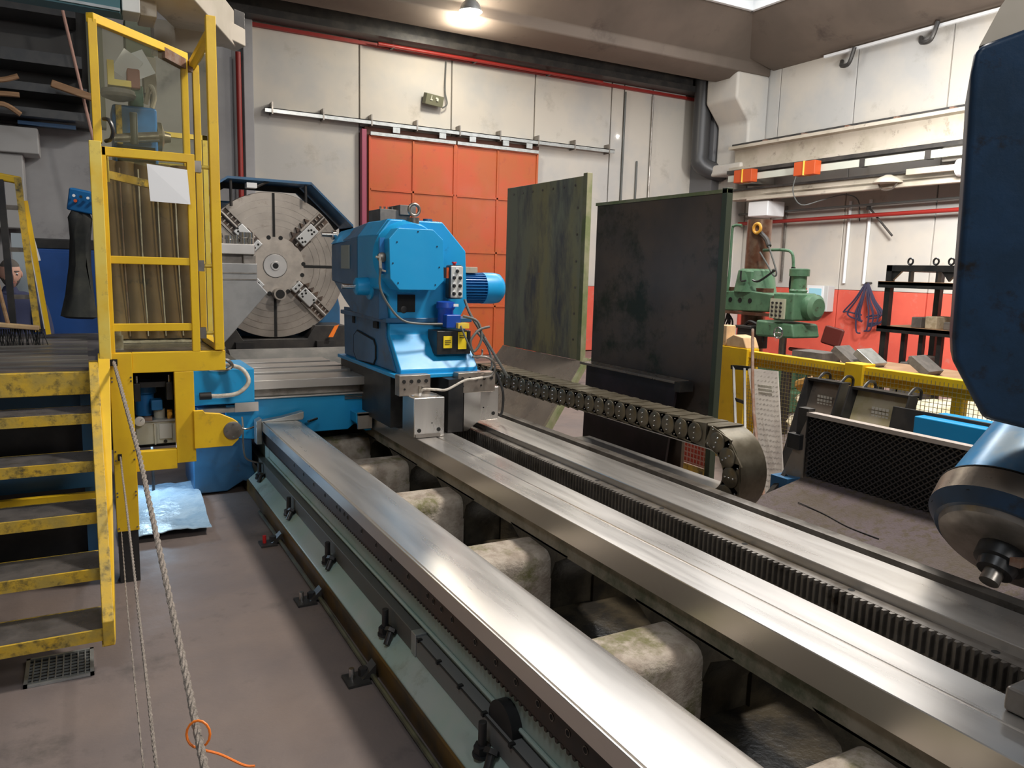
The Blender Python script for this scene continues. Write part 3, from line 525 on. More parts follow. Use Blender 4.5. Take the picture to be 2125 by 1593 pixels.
# pedestal
build('pedestal', MB().prism([(5.505, 1.358), (5.50, 1.27), (5.27, 1.03), (5.27, .98), (6.62, .98), (6.66, 1.358)], 'x', 1.99, 2.62), blue, tl, bev=.01)
build('pedestal_shade_side', MB().prism([(5.55, 1.44), (5.55, 1.25), (5.34, 1.01), (6.60, 1.01), (6.62, 1.42)], 'x', 1.975, 1.99), blued, tl, bev=.004)  # darker sheet paints the pedestal's shaded side
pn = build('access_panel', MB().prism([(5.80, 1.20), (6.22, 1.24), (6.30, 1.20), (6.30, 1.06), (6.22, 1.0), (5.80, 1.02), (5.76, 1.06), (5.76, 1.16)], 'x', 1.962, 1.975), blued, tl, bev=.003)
build('panel_seam', MB().tube([(1.968, a, b) for a, b in ((5.80, 1.205), (6.22, 1.245), (6.305, 1.20), (6.305, 1.06), (6.22, .995), (5.80, 1.015), (5.755, 1.06), (5.755, 1.16))], .007, 5, sub=1, closed=True), hole_m, pn)
build('waist', MB().prism([(1.95, 1.36), (2.66, 1.36), (2.66, 1.395), (1.95, 1.395)], 'y', 5.47, 6.64), blued, tl, bev=.006)
wn = build('window_recess', B(2.05, 2.19, 5.492, 5.50, 1.44, 1.57), hole_m, tl); build('roller', MB().ball((2.10, 5.495, 1.46), .03, (1, .2, 1)), darksteel, wn)
build('slot', B(1.968, 1.976, 6.3, 6.36, 1.30, 1.40), hole_m, tl); build('slot', B(1.96, 1.975, 5.7, 5.8, 1.30, 1.35), hole_m, tl)
build('base_flange', B(1.94, 2.66, 5.22, 6.7, .972, 1.0), blue, tl, bev=.004)
build('lower_base', B(1.97, 2.66, 5.42, 6.7, .575, .97), darksteel, tl)
build('inner_leg', B(2.30, 2.42, 5.1, 5.42, .575, .97), blackp, tl)
for (x0, x1, n) in ((1.93, 2.17, 4), (2.39, 2.70, 5)):
    bp_ = build('bolt_plate', B(x0, x1, 5.13, 5.22, .86, 1.01), mat('bracket_steel', (.33, .29, .25), .36, .6, c2=(.26, .22, .19), ns=8), tl, bev=.004)
    for k in range(n): build('plate_bolt', MB().cyl((x0 + .035 + k * (x1 - x0 - .07) / (n - 1), 5.131, .965), (x0 + .035 + k * (x1 - x0 - .07) / (n - 1), 5.126, .965), .014, n=12), hole_m, bp_)
    for k in (0, 1): build('plate_hole', MB().cyl((x0 + .04 + k * .15, 5.131, .91), (x0 + .04 + k * .15, 5.127, .91), .008, n=8), hole_m, bp_)
# shoes with oilers
for k, (x0, x1, y0, y1, z1, zb) in enumerate(((2.0, 2.235, 5.02, 5.25, .86, .575), (2.46, 2.76, 5.18, 5.45, .885, .63))):
    s_ = build('way_shoe', B(x0, x1, y0, y1, zb, z1), steel, tl, bev=.006, label='bright steel shoe block riding on the guide way')
    build('shoe_lid', MB().lathe(((x0 + x1) / 2, (y0 + y1) / 2, z1), (0, 0, 1), [(0, .10), (.008, .10), (.014, .07), (.018, .03)], 28), steel, s_)
    for x in (x0 + .04, x1 - .045): build('shoe_hole', MB().cyl((x, y0 - .001, zb + .05), (x, y0 - .003, zb + .05), .015, n=14), hole_m, s_)
    build('shoe_hole', MB().cyl(((x0 + x1) / 2 + .02, y0 - .001, zb + .10), ((x0 + x1) / 2 + .02, y0 - .003, zb + .10), .005, n=8), hole_m, s_)
    if k == 0: build('wiper', MB().prism([(5.06, .575), (5.06, .60), (5.01, .60), (5.01, .575)], 'x', 2.01, 2.2), steeld, s_)
build('shoe_skirt', MB().prism([(2.46, .885), (2.46, .56), (2.49, .56), (2.60, .64), (2.60, .885)], 'y', 5.17, 5.19), bright, tl)
build('oil_pipe', MB().tube([(2.10, 5.13, .89), (2.11, 5.10, .91), (2.20, 5.08, .905), (2.27, 5.06, .905), (2.40, 5.05, .965), (2.48, 5.05, .975), (2.58, 5.1, .975)], .009, 8), hose_m, tl); build('oil_fitting', MB().cyl((2.09, 5.13, .875), (2.09, 5.13, .93), .016, n=6).cyl((2.10, 5.12, .91), (2.16, 5.10, .91), .013, n=6), bright, tl)
build('oil_pipe', MB().tube([(2.56, 5.1, .975), (2.64, 5.08, .99), (2.67, 5.08, 1.06), (2.62, 5.1, 1.12), (2.50, 5.12, 1.13)], .009, 8), steeld, tl)
# motor
mo = build('motor', MB().lathe((2.54, 5.75, 1.62), (1, 0, 0), [(0, .07), (.06, .07), (.08, .105), (.32, .105), (.34, .09)], 32), motorb, tl, label='finned blue electric motor')
for k in range(32):
    a = 2 * PI * k / 32; c = Vector((2.765, 5.75 + math.cos(a) * .112, 1.62 + math.sin(a) * .112)); build('fin', MB().obox(c, (.26, .006, .028), Matrix.Rotation(a - PI / 2, 3, 'X')), motorb, mo)
build('fan_cowl', MB().lathe((2.875, 5.75, 1.62), (1, 0, 0), [(0, .128), (.10, .128), (.15, .12), (.18, .09), (.19, .03)], 36), blue, mo)
build('terminal_plate', MB().obox((2.72, 5.72, 1.765), (.16, .10, .05), (0, 0, .0)), beige, mo, bev=.005)
# top block, eye, cap
tb = build('top_block', B(2.14, 2.40, 6.15, 6.45, 2.09, 2.24).box(2.30, 2.44, 6.12, 6.4, 2.20, 2.28), greyblock, tl, bev=.004)
for k in range(4): build('screw', MB().cyl((2.16 + k * .035, 6.2, 2.24), (2.16 + k * .035, 6.2, 2.262), .009, n=8), bright, tb)
ey = build('lifting_eye', MB().tube([Vector((2.19, 5.53, 2.20)) + Vector((math.cos(t) * .042, 0, math.sin(t) * .042)) for t in [k * PI / 8 for k in range(16)]], .012, 10, sub=1, closed=True), steeld, tl)
build('eye_collar', MB().cyl((2.17, 5.5, 2.06), (2.17, 5.5, 2.14), .047, n=20), steeld, ey)
build('breather_cap', MB().lathe((2.62, 6.3, 2.04), (0, 0, 1), [(0, .07), (.06, .06), (.07, .045), (.15, .04)], 20), blued, tl)
# pump unit
pu = build('pump_motor', MB().lathe((2.40, 5.40, 1.36), (0, 0, 1), [(0, .06), (.10, .06), (.12, .075), (.16, .07), (.17, .03)], 24), royal, tl, label='small royal blue pump motor')
build('terminal_box', B(2.36, 2.48, 5.29, 5.37, 1.33, 1.43), royal, pu, bev=.008); build('sticker', B(2.43, 2.47, 5.318, 5.325, 1.49, 1.51), white, pu)
rsv = build('pump_reservoir', B(2.29, 2.57, 5.30, 5.48, 1.13, 1.31), blackp, tl, bev=.006, label='black pump reservoir with yellow labels')
build('label_plate', B(2.34, 2.41, 5.292, 5.298, 1.18, 1.27), yell_label, rsv); build('label_plate', B(2.46, 2.53, 5.292, 5.298, 1.17, 1.30), yell_label, rsv)
build('print_lines', B(2.35, 2.395, 5.289, 5.291, 1.235, 1.24).box(2.35, 2.40, 5.289, 5.291, 1.222, 1.226).box(2.35, 2.39, 5.289, 5.291, 1.208, 1.212).box(2.47, 2.52, 5.289, 5.291, 1.27, 1.275).box(2.47, 2.51, 5.289, 5.291, 1.255, 1.26), blackp, rsv)
build('valve_block', B(2.44, 2.53, 5.25, 5.32, 1.33, 1.37), yell, pu)
for pts, r in (([(1.87, 5.36, 1.76), (1.86, 5.34, 1.62), (1.93, 5.32, 1.48), (2.02, 5.30, 1.39), (2.15, 5.30, 1.365), (2.34, 5.32, 1.36)], .009), ([(2.50, 5.3, 1.42), (2.60, 5.25, 1.38), (2.62, 5.22, 1.25), (2.55, 5.2, 1.16), (2.52, 5.2, 1.24), (2.60, 5.22, 1.32), (2.70, 5.25, 1.34)], .010), ([(2.56, 5.40, 1.54), (2.58, 5.35, 1.44), (2.64, 5.3, 1.32), (2.70, 5.25, 1.20), (2.80, 5.2, 1.02), (2.84, 5.2, .96)], .011), ([(2.46, 5.25, 1.35), (2.49, 5.2, 1.24), (2.56, 5.2, 1.12), (2.64, 5.25, 1.12), (2.67, 5.3, 1.16)], .007), ([(2.66, 5.4, 1.30), (2.74, 5.35, 1.18), (2.76, 5.3, 1.04), (2.72, 5.3, .98)], .010)):
    build('cable', MB().tube(pts, r, 8), cable_m, tl)
build('cable', MB().tube([(2.83, 5.35, .96), (2.86, 5.3, .82), (2.86, 5.3, .68), (2.84, 5.3, .62)], .010, 8), black, tl)
pd = thing('pendant_control', 'grey push button pendant with red stop hanging on the tailstock', 'control pendant', (2.55, 5.4, 1.55), None)
build('case', B(2.415, 2.535, 5.37, 5.46, 1.545, 1.80), blackp, pd, bev=.02); fa = build('face', B(2.425, 2.525, 5.362, 5.371, 1.555, 1.79), panelg, pd, bev=.004)
build('stop_button', MB().lathe((2.475, 5.42, 1.80), (0, 0, 1), [(0, .012), (.012, .012), (.013, .020), (.024, .018)], 16), redbtn, pd)
for (x, z) in ((2.475, 1.755), (2.45, 1.705), (2.50, 1.705), (2.45, 1.645), (2.50, 1.645), (2.45, 1.585), (2.50, 1.585)):
    k = build('switch', MB().lathe((x, 5.362, z), (0, -1, 0), [(0, .014), (.008, .014), (.016, .008)], 12), blackp, pd); build('switch_plate', B(x - .012, x + .012, 5.360, 5.363, z + .012, z + .026), white, k)
build('hook', B(2.395, 2.415, 5.38, 5.44, 1.70, 1.78), orange, pd)

# ================================================================ DRAG CHAIN
dc = thing('drag_chain', 'steel cable drag chain with round link plates running to the tailstock', 'drag chain', (3.35, 4.6, .6))
CXC, CYC, CZC, RR = 3.28, 3.43, .60, .20
path = []
n = 0; L_ = []
yy = 6.62
while yy > CYC + .02: L_.append(((yy, .80 + .0 * yy + .012 * math.sin(yy * 2)), 0)); yy -= .128
for a in (22, 56, 90, 125): t = math.radians(a); L_.append(((CYC - math.sin(t) * RR, CZC + math.cos(t) * RR), t))
link0 = None
for (py, pz), t in L_:
    if link0 is None:
        l = build('link', MB().lathe((0, 0, 0), (-1, 0, 0), [(0, .062), (.008, .062), (.012, .056)], 26).hexa([(0, .09, -.06), (0, .09, .06), (0, -.09, .075), (0, -.09, -.075)], [(.012, .09, -.06), (.012, .09, .06), (.012, -.09, .075), (.012, -.09, -.075)]), chain_m, dc, label='round link plate with rivets')
        for k in (-1, 0, 1): build('rivet', MB().ball((-.014, 0, k * .032), .008, n=8), bright, l)
        for k in (-.05, .05): build('rivet', MB().ball((-.001, .066, k), .006, n=8), bright, l)
        link0 = l; base0 = ORG[dc.name]
        # mesh was shifted by the chain origin: undo so the link is centred on its own origin
        for ob in [l] + list(l.children):
            for v in ob.data.vertices: v.co = v.co + base0
        q = l
    else: q = dup(link0, dc)
    q.location = Vector((CXC, py, pz)) - base0; q.rotation_euler = (t, 0, 0)
bd = MB(); prev = None
BP = [(6.7, .80)] + [(y_, .80) for y_ in (5.8, 5.0, 4.2, 3.6)] + [(CYC - math.sin(math.radians(a)) * RR, CZC + math.cos(math.radians(a)) * RR) for a in range(0, 181, 9)] + [(5.0, CZC - RR)]
def offs(P, d):
    out = []
    for i, p in enumerate(P):
        a = P[max(0, i - 1)]; b = P[min(len(P) - 1, i + 1)]; t = Vector((b[0] - a[0], b[1] - a[1])).normalized(); nrm = Vector((t.y, -t.x)); out.append((p[0] + nrm.x * d, p[1] + nrm.y * d))
    return out
for d, nm, mm in ((-.070, 'cover_band', bright), (.066, 'inner_band', chain_m)):
    b = MB(); A = offs(BP, d); A2 = offs(BP, d + (.006 if d > 0 else -.006)); R_ = []
    for p_, p2_ in zip(A, A2): R_.append([b.b.verts.new(v) for v in ((3.29, *p_), (3.50, *p_), (3.50, *p2_), (3.29, *p2_))])
    for r0, r1_ in zip(R_, R_[1:]):
        for k in range(4): b.b.faces.new((r0[k], r0[(k + 1) % 4], r1_[(k + 1) % 4], r1_[k]))
    b.b.faces.new(R_[0][::-1]); b.b.faces.new(R_[-1])
    build(nm, b, steelx if nm == 'cover_band' else mm, dc)
far = MB()
for (py, pz), t in L_: far.lathe((3.50, py, pz), (1, 0, 0), [(0, .062), (.008, .062)], 14)
build('far_link_plates', far, chain_m, dc, kind='stuff')
sl = MB()
for i in range(26): y_ = 6.6 - i * .128; sl.box(3.29, 3.50, y_ - .03, y_ + .03, .868, .876)
for ob in (build('cross_slat', sl, chain_m, dc),): ob['kind'] = 'stuff'
build('end_bracket', B(3.2, 3.5, 6.6, 6.75, .70, .88).box(2.75, 3.3, 6.66, 6.70, .74, .86), steeld, dc)
solo('chain_tray', B(3.22, 3.56, 2.9, 6.8, .05, .32), sheetm, 'steel trough carrying the lower run of the drag chain', 'tray', (3.4, 4.8, .05), bev=.005)

# ================================================================ CHIP SHIELDS
c1 = thing('chip_shield', 'tall green stained steel splash shield with light edge nearest the red gate', 'splash shield', (4.3, 7.15, 0), 'splash shields behind the bed')
build('panel', B(4.30, 4.34, 6.43, 7.98, .90, 2.70), greenplate, c1, bev=.003, label='streaked green and grey sheet')
build('edge_frame', B(4.298, 4.36, 6.36, 6.43, .88, 2.725), greenedge, c1, bev=.004)
for k in range(7): build('bolt', MB().cyl((4.299, 6.56 + k * .21, 2.62), (4.292, 6.56 + k * .21, 2.62), .012, n=8), steeld, c1)
for k in range(6): build('bolt', MB().cyl((4.299, 6.50, 2.4 - k * .26), (4.292, 6.50, 2.4 - k * .26), .012, n=8), steeld, c1)
build('chute', MB().plate([(4.29, 7.98, .90), (4.29, 6.30, .90), (3.62, 6.15, .12), (3.62, 7.9, .12)], (.02, 0, -.02)), sheetm, c1, label='brown oily sloping chute sheet'); build('leg', MB().bar((4.34, 6.30, .92), (3.66, 6.12, .06), .05, .05), greenedge, c1); build('leg', MB().bar((4.36, 6.30, .92), (4.75, 6.0, .02), .05, .05), greenedge, c1); build('leg', MB().bar((4.36, 7.9, .92), (4.75, 7.8, .02), .05, .05), greenedge, c1)
build('foot_rail', MB().bar((3.66, 6.12, .16), (4.9, 5.9, .06), .04, .06), greenedge, c1); build('foot_rail', B(3.66, 3.72, 4.9, 6.3, .01, .06).box(3.95, 4.02, 4.6, 6.3, .01, .07), steeld, c1)
c2 = thing('chip_shield', 'tall dark brown steel splash shield standing beside the drag chain', 'splash shield', (3.9, 4.8, 0), 'splash shields behind the bed')
build('panel', MB().prism([(5.60, .02), (5.60, 2.34), (4.10, 2.34), (4.10, .70), (4.36, .70), (4.36, .02)], 'x', 3.90, 3.93), darkplate, c2, bev=.003, label='dark oily sheet')
build('edge_frame', B(3.895, 3.95, 4.05, 4.10, .02, 2.375), mat('olive_dark', (.06, .075, .05), .45), c2, bev=.004); build('top_lip', B(3.895, 3.945, 4.05, 5.62, 2.34, 2.365), greenedge, c2)
build('hung_tray', MB().plate([(3.80, 5.52, .99), (3.78, 4.32, .99), (3.74, 4.40, .05), (3.77, 5.50, .05)], (.02, 0, 0)), mat('hung_sheet', (.04, .034, .038), .4, .3, c2=(.06, .045, .055), ns=3), c2, label='dark sheet hung by its folded rim')
build('rim', B(3.74, 3.88, 4.30, 5.54, .985, 1.005), sheetm, c2, bev=.003); build('rim_end', B(3.74, 3.87, 4.24, 4.30, .93, 1.0), darksteel, c2)

# chequered grating tray on the right
mt = thing('grating_tray', 'dark diamond mesh upright sheet with pale top edge above a chip covered ramp', 'grating', (4.0, 2.3, 0))
build('backing', B(4.03, 4.05, .6, 3.31, .50, .915), hole_m, mt)
gb = MB()
def hatch(gb, y0, y1, z0, z1, x, step, ang, w):
    dy = (z1 - z0) / math.tan(ang)
    k = y0 - abs(dy)
    while k < y1 + abs(dy):
        a = Vector((k, z0)); b = Vector((k + dy, z1)); t0, t1 = 0., 1.
        for lo_, hi_, p, q in ((y0, y1, a.x, b.x),):
            if abs(q - p) > 1e-6:
                u = (lo_ - p) / (q - p); v = (hi_ - p) / (q - p); t0 = max(t0, min(u, v)); t1 = min(t1, max(u, v))
        if t1 > t0 + .01:
            P = a.lerp(b, t0); Q = a.lerp(b, t1); gb.bar((x, P.x, P.y), (x, Q.x, Q.y), w, .004, (1, 0, 0))
        k += step
hatch(gb, .6, 3.31, .50, .91, 4.018, .042, math.radians(38), .007); hatch(gb, .6, 3.31, .50, .91, 4.012, .042, math.radians(-38), .007)
g1 = build('diamond_mesh', gb, mat('mesh_dark', (.075, .07, .07), .35, .5), mt); g1['kind'] = 'stuff'
build('top_edge', B(3.995, 4.055, .6, 3.32, .905, .93), mat('worn_edge', (.50, .44, .40), .4, .4), mt)
build('side_frame', MB().hexa([(4.0, 3.31, .95), (4.0, 3.39, .95), (4.0, 3.42, .0), (4.0, 3.36, .0)], [(4.06, 3.31, .95), (4.06, 3.39, .95), (4.06, 3.42, .0), (4.06, 3.36, .0)]), rusty if 0 else darksteel, mt)
build('side_plate', MB().plate([(4.0, 3.32, .88), (4.0, 3.32, .50), (3.95, 3.46, .46)], (.01, 0, 0)), sheetm, mt); build('clamp', B(3.96, 4.02, 3.33, 3.43, .68, .78), blackp, mt, bev=.004); build('clamp', B(3.88, 4.0, 3.33, 3.47, .40, .50), blued, mt, bev=.004)
rp_ = build('ramp', MB().plate([(4.02, 3.30, .515), (4.02, .4, .515), (3.13, .4, .25), (3.13, 3.42, .25)], (0, 0, -.03)), rampm, mt, label='brown ramp covered with metal chips')
build('ramp_seam', MB().tube([(3.72, 3.1, .432), (3.70, 2.9, .423), (3.66, 2.7, .411), (3.65, 2.5, .409)], .003, 5), hole_m, rp_); build('leg', MB().bar((3.95, 3.40, .5), (3.55, 3.50, .0), .04, .05), darksteel, mt)

# ================================================================ FENCE
fc = thing('yellow_fence', 'low yellow guard fence with wire mesh in front of the green drill', 'fence', (5.5, 4, 0))
FX = 5.5
def post(y, w): return build('post', B(FX - .06, FX + .10, y - w, y + w, 0, 1.10), yel, fc, bev=.006)
post(5.47, .21); post(4.10, .085); post(2.75, .085); post(1.4, .085)
for (a, b) in ((5.26, 4.185), (4.015, 2.835), (2.665, 1.485)):
    build('top_rail', B(FX - .03, FX + .05, b, a, 1.015, 1.08), yel, fc, bev=.006); build('bottom_rail', B(FX - .03, FX + .05, b, a, .10, .16), yeld, fc, bev=.006)
    build('mid_strip', B(FX + .05, FX + .06, b, a, .93, 1.01), yel, fc)
    m_ = MB(); y = b + .02
    while y < a: m_.box(FX - .034, FX - .031, y - .0016, y + .0016, .14, 1.05); y += .033
    z = .16
    while z < 1.04: m_.box(FX - .037, FX - .034, b, a, z - .0016, z + .0016); z += .033
    w_ = build('wire_mesh', m_, mat('mesh_wire', (.30, .26, .12), .45, .3), fc); w_['kind'] = 'stuff'
for y in (4.55, 3.3): build('inner_post', B(FX + .06, FX + .13, y - .045, y + .045, 0, .98), yel, fc, bev=.01)
# second fence part seen through the gap by the chain
f2 = thing('red_lattice_box', 'red lattice crate with yellow frame seen under the dark shield', 'crate', (5.2, 5.0, 0))
f2_ = MB()
for k in range(9): f2_.box(4.40, 4.402, 4.64 + k * .04, 4.65 + k * .04, .20, .42)
for k in range(6): f2_.box(4.398, 4.40, 4.62, 5.0, .21 + k * .042, .22 + k * .042)
build('lattice', f2_, mat('pale_lattice', (.6, .35, .3), .6), f2); LAST[0]['kind'] = 'stuff'
build('panel', B(4.405, 4.42, 4.62, 5.0, .20, .42), wallr, f2); build('frame', B(4.38, 4.42, 4.56, 4.61, 0, .44), yeld, f2); build('lower_panel', B(4.39, 4.42, 4.61, 5.0, .08, .19), yeld, f2); build('frame_post', B(4.13, 4.2, 4.02, 4.12, 0, .56), yeld, f2)

# goods stored behind the fence
for i, (x, y, z, sx, sy, sz, rz, mm, lab) in enumerate(((6.3, 4.7, .62, .5, .55, .12, .1, sack, 'pale sack pile on top behind the first fence bay'), (6.3, 4.6, .38, .55, .75, .13, -.1, sack, 'lower pale sack behind the first fence bay'), (6.2, 3.5, .72, .5, .6, .10, .05, sack, 'pale sack near the top behind the second fence bay'), (6.2, 3.4, .46, .55, .7, .13, .2, sack, 'pale greenish sack behind the second fence bay'), (6.3, 4.1, .15, .6, 1.2, .15, 0, stone, 'broad low pallet load behind the fence'))):
    o = solo('sack', MB().ball((x, y, z), 1, (sx, sy, sz), 20), mm, lab, 'sack', (x, y, z - sz), None if i else None)
solo('brass_scrap', MB().tube([(6.0, 5.1, .75), (6.0, 4.9, .80), (6.05, 4.6, .74), (6.0, 4.4, .80)], .06, 8), mat('brass_scrap', (.45, .26, .08), .4, .5), 'brassy scrap coil behind the first fence bay', 'scrap', (6.0, 4.8, .7))
pt = thing('scrap_pallet', 'brown timber bench with dark legs behind the fence', 'bench', (7.2, 4.0, 0)); build('top', B(6.9, 7.8, 2.2, 6.2, .84, .88), wood, pt)
for x, y in ((6.95, 2.4), (6.95, 6.1), (7.7, 2.4), (7.7, 6.1)): build('leg', B(x - .04, x + .04, y - .04, y + .04, 0, .84), darksteel, pt)
solo('blue_bin', B(4.95, 5.3, 2.7, 3.22, .62, .86), blue, 'small blue bin partly hidden behind the blue spindle head', 'bin', (5.1, 3.0, .62), bev=.01)
# leaning step plates
def lean(name, lab, y0, y1, zt, zb, xt, xb, mm, holes, side=True):
    t = thing(name, lab, 'step plate', ((xb), (y0 + y1) / 2, zb), 'step plates leaning on the fence')
    build('plate', MB().plate([(xt, y1, zt), (xt, y0, zt), (xb, y0, zb), (xb, y1, zb)], (.015, 0, 0)), mm, t)
    if side:
        for y in (y0, y1): build('side_angle', MB().bar((xt - .05, y, zt), (xb - .05, y, zb), .015, .10, (1, 0, 0)), blackp, t)
    build('top_angle', B(xt - .08, xt + .02, y0, y1, zt - .01, zt + .01), blackp, t)
    for y in (y0 + .06, y1 - .06): h = build('hook', MB().tube([(xt - .02, y, zt), (xt + .05, y, zt + .05), (xt + .12, y, zt + .03), (xt + .12, y, zt - .04)], .012, 6), blackp, t)
    if holes:
        g = MB(); yc = (y0 + y1) / 2; zc = zt - holes
        f = (zt - zc) / (zt - zb); xc = xt + (xb - xt) * f
        for a in range(5):
            for b in range(4): g.obox((xc - .004, yc - .06 + a * .03, zc + .04 - b * .03), (.006, .021, .021))
        build('grid_holes', g, mat('painted_light_through', (.62, .60, .52), .7), t); LAST[0]['kind'] = 'stuff'  # pale blocks painted as light showing through the grid
    return t
s1 = thing('step_plate', 'long chequered aluminium step plate leaning at the fence corner', 'step plate', (5.0, 4.75, 0), 'step plates leaning on the fence')
cq = mat('chequer_alloy', (.36, .33, .30), .38, .5, c2=(.30, .27, .25), ns=4)
A_ = [(5.32, 5.12, .94), (5.32, 4.77, .955), (4.42, 3.80, .10), (4.42, 3.97, .06)]
build('plate', MB().plate(A_, (.012, 0, 0)), cq, s1)
ck = MB(); va = [Vector(p) for p in A_]
for i in range(26):
    for j in range(8):
        u = (j + .5) / 8; v = (i + .5) / 26
        c = va[0].lerp(va[1], u).lerp(va[3].lerp(va[2], u), v); e1 = (va[1] - va[0]).normalized(); e2 = (va[3] - va[0]).normalized(); nn = e1.cross(e2).normalized()
        if nn.x > 0: nn = -nn
        d = (e1 + e2).normalized() if (i + j) % 2 else (e1 - e2).normalized(); sd_ = d.cross(nn)
        for k in (-1, 0, 1):
            cc = c + sd_ * k * .007; ck.bar(cc - d * .009, cc + d * .009, .0022, .0016, nn)
build('chequer_ridges', ck, mat('alloy_ridge', (.44, .405, .375), .35, .5), s1); LAST[0]['kind'] = 'stuff'
build('side_angle', MB().bar((5.36, 5.34, .92), (5.0, 4.90, .40), .02, .05), blackp, s1); build('side_angle', MB().bar((5.32, 5.16, .92), (4.93, 4.72, .40), .02, .05), blackp, s1); build('cross_angle', MB().bar((5.36, 5.36, .92), (5.33, 5.10, .94), .03, .04), blackp, s1); build('cross_angle', MB().bar((5.18, 5.12, .66), (5.13, 4.95, .66), .02, .03), blackp, s1)
gg = MB()
for a in range(5):
    for b in range(3):
        c = va[0].lerp(va[1], .35 + a * .1).lerp(va[3].lerp(va[2], .35 + a * .1), .14 + b * .03); gg.obox(c + Vector((-.006, 0, 0)), (.004, .03, .021))
build('grid_holes', gg, mat('painted_light_through', (.62, .60, .52), .7), s1); LAST[0]['kind'] = 'stuff'  # light behind the grid is painted as pale blocks here too
lean('step_plate', 'bare grey step plate with square hole grid hanging on the fence, middle one', 4.02, 4.36, .95, .01, 5.30, 5.0, sheetm, .17)
lean('step_plate', 'cream painted step plate with square hole grid hanging on the fence, right one', 3.42, 3.92, .94, .01, 5.28, 4.98, mat('cream_plate', (.50, .44, .32), .5, c2=(.42, .36, .2), ns=5), .17)
solo('black_board', MB().plate([(5.05, 3.45, .88), (5.05, 2.6, .88), (4.95, 2.6, .3), (4.95, 3.45, .3)], (.03, 0, 0)), blackp, 'plain black board leaning beside the cream step plate', 'board', (5.0, 3.0, .3))
rr = thing('prop_rod', 'long rusty steel rod on a flat foot leaning on the fence', 'rod', (4.3, 3.86, 0))
build('rod', MB().tube([(5.2, 4.98, 1.31), (4.80, 4.52, .66), (4.33, 3.88, .03)], .014, 10, sub=3), rusty, rr); build('foot', MB().obox((4.30, 3.86, .02), (.36, .10, .02), (0, 0, .5)), rusty, rr)
solo('stone_block', MB().prism([(5.55, 1.10), (5.55, 1.17), (5.46, 1.22), (5.33, 1.20), (5.28, 1.10)], 'x', 5.45, 5.62), woodl, 'pale wedge shaped block lying on the wide fence post', 'block', (5.5, 5.45, 1.1), bev=.01)
solo('timber_block', B(5.46, 5.58, 5.56, 5.66, 1.10, 1.30), woodl, 'small notched pale timber block behind the wedge block', 'block', (5.52, 5.61, 1.1), bev=.01)
for i, (x, y, l) in enumerate(((7.1, 5.42, .30), (7.15, 5.20, .26), (7.1, 4.56, .26))):
    solo('steel_billet', MB().obox((x, y, .965), (.28, l * .9, .075), (.62, 0, .12)), greyblock if i != 1 else galv, ['dark grey billet tilted up behind the fence, left one', 'lighter plate leaning against the tilted billet', 'dark grey billet tilted behind the fence right of the post'][i], 'billet', (x, y, .88), bev=.005)
solo('steel_box', B(6.9, 7.2, 5.6, 6.0, .88, .98), greyblock, 'low dark steel bar left of the tilted billets', 'bar', (7.05, 5.8, .88))

# ================================================================ RADIAL DRILL
dr = thing('radial_drill', 'green radial arm drilling machine with brown column behind the yellow fence', 'radial drill', (8.5, 8.15, 0))
build('column', MB().cyl((8.5, 8.15, 0), (8.5, 8.15, 2.58), .17, n=32), drillbr, dr, label='brown oily column'); build('base', B(7.9, 9.1, 7.0, 8.6, 0, .28), drillg, dr, bev=.03)
build('work_table', B(8.1, 8.7, 7.2, 7.7, .28, .70), drillg, dr, bev=.02)
build('column_clamp', MB().lathe((8.5, 8.15, 1.56), (0, 0, 1), [(0, .30), (.10, .28), (.30, .25), (.33, .2)], 24), drillg, dr)
build('lift_motor', MB().lathe((8.35, 8.75, 1.78), (0, 1, 0), [(0, .09), (.18, .09), (.2, .07)], 20), drillg, dr); build('clamp_box', B(8.25, 8.45, 8.0, 8.2, 1.62, 1.86), drillg, dr, bev=.02)
am = build('arm', MB().prism([(9.1, 1.26), (9.1, 1.54), (8.0, 1.58), (7.55, 1.54), (7.35, 1.46), (7.35, 1.34), (7.6, 1.30)], 'x', 8.25, 8.6), drillg, dr, bev=.02, label='horizontal green arm')
for k in range(5): build('arm_hole', MB().cyl((8.249, 8.75 - k * .19, 1.44), (8.244, 8.75 - k * .19, 1.44), .035, n=16), hole_m, am)
build('arm_rail', B(8.20, 8.28, 7.6, 9.1, 1.24, 1.28).box(8.3, 8.5, 7.8, 8.9, 1.55, 1.62), drillbr, am)
hb2 = build('drill_head', B(8.0, 8.45, 7.0, 7.35, 1.22, 1.58), drillg, dr, bev=.03)
build('head_motor', MB().lathe((8.3, 7.2, 1.56), (0, 0, 1), [(0, .10), (.05, .12), (.07, .10), (.24, .10), (.24, .13), (.33, .13), (.34, .1)], 24), drillg, hb2)
build('side_motor', MB().lathe((8.3, 7.05, 1.40), (0, -1, 0), [(0, .16), (.12, .17), (.16, .17), (.20, .12)], 28), drillg, hb2)
sw = build('switch_panel', B(7.97, 8.0, 7.12, 7.36, 1.24, 1.50), mat('cream_panel', (.48, .48, .36), .5), hb2)
for a in range(3):
    for b in range(4): build('knob', MB().cyl((7.968, 7.17 + a * .07, 1.28 + b * .055), (7.95, 7.17 + a * .07, 1.28 + b * .055), .015, n=10), blackp, dr)
build('hand_wheel', MB().lathe((8.2, 7.46, 1.44), (-1, 0, 0), [(0, .10), (.02, .10), (.03, .03)], 20), chain_m, hb2)
gx = build('gear_case', MB().hexa([(8.0, 7.62, .98), (8.0, 7.62, 1.20), (8.0, 7.0, 1.18), (8.0, 6.95, 1.0)], [(8.5, 7.62, .94), (8.5, 7.62, 1.20), (8.5, 7.0, 1.18), (8.5, 6.95, 1.0)]), drillg, dr, bev=.03)
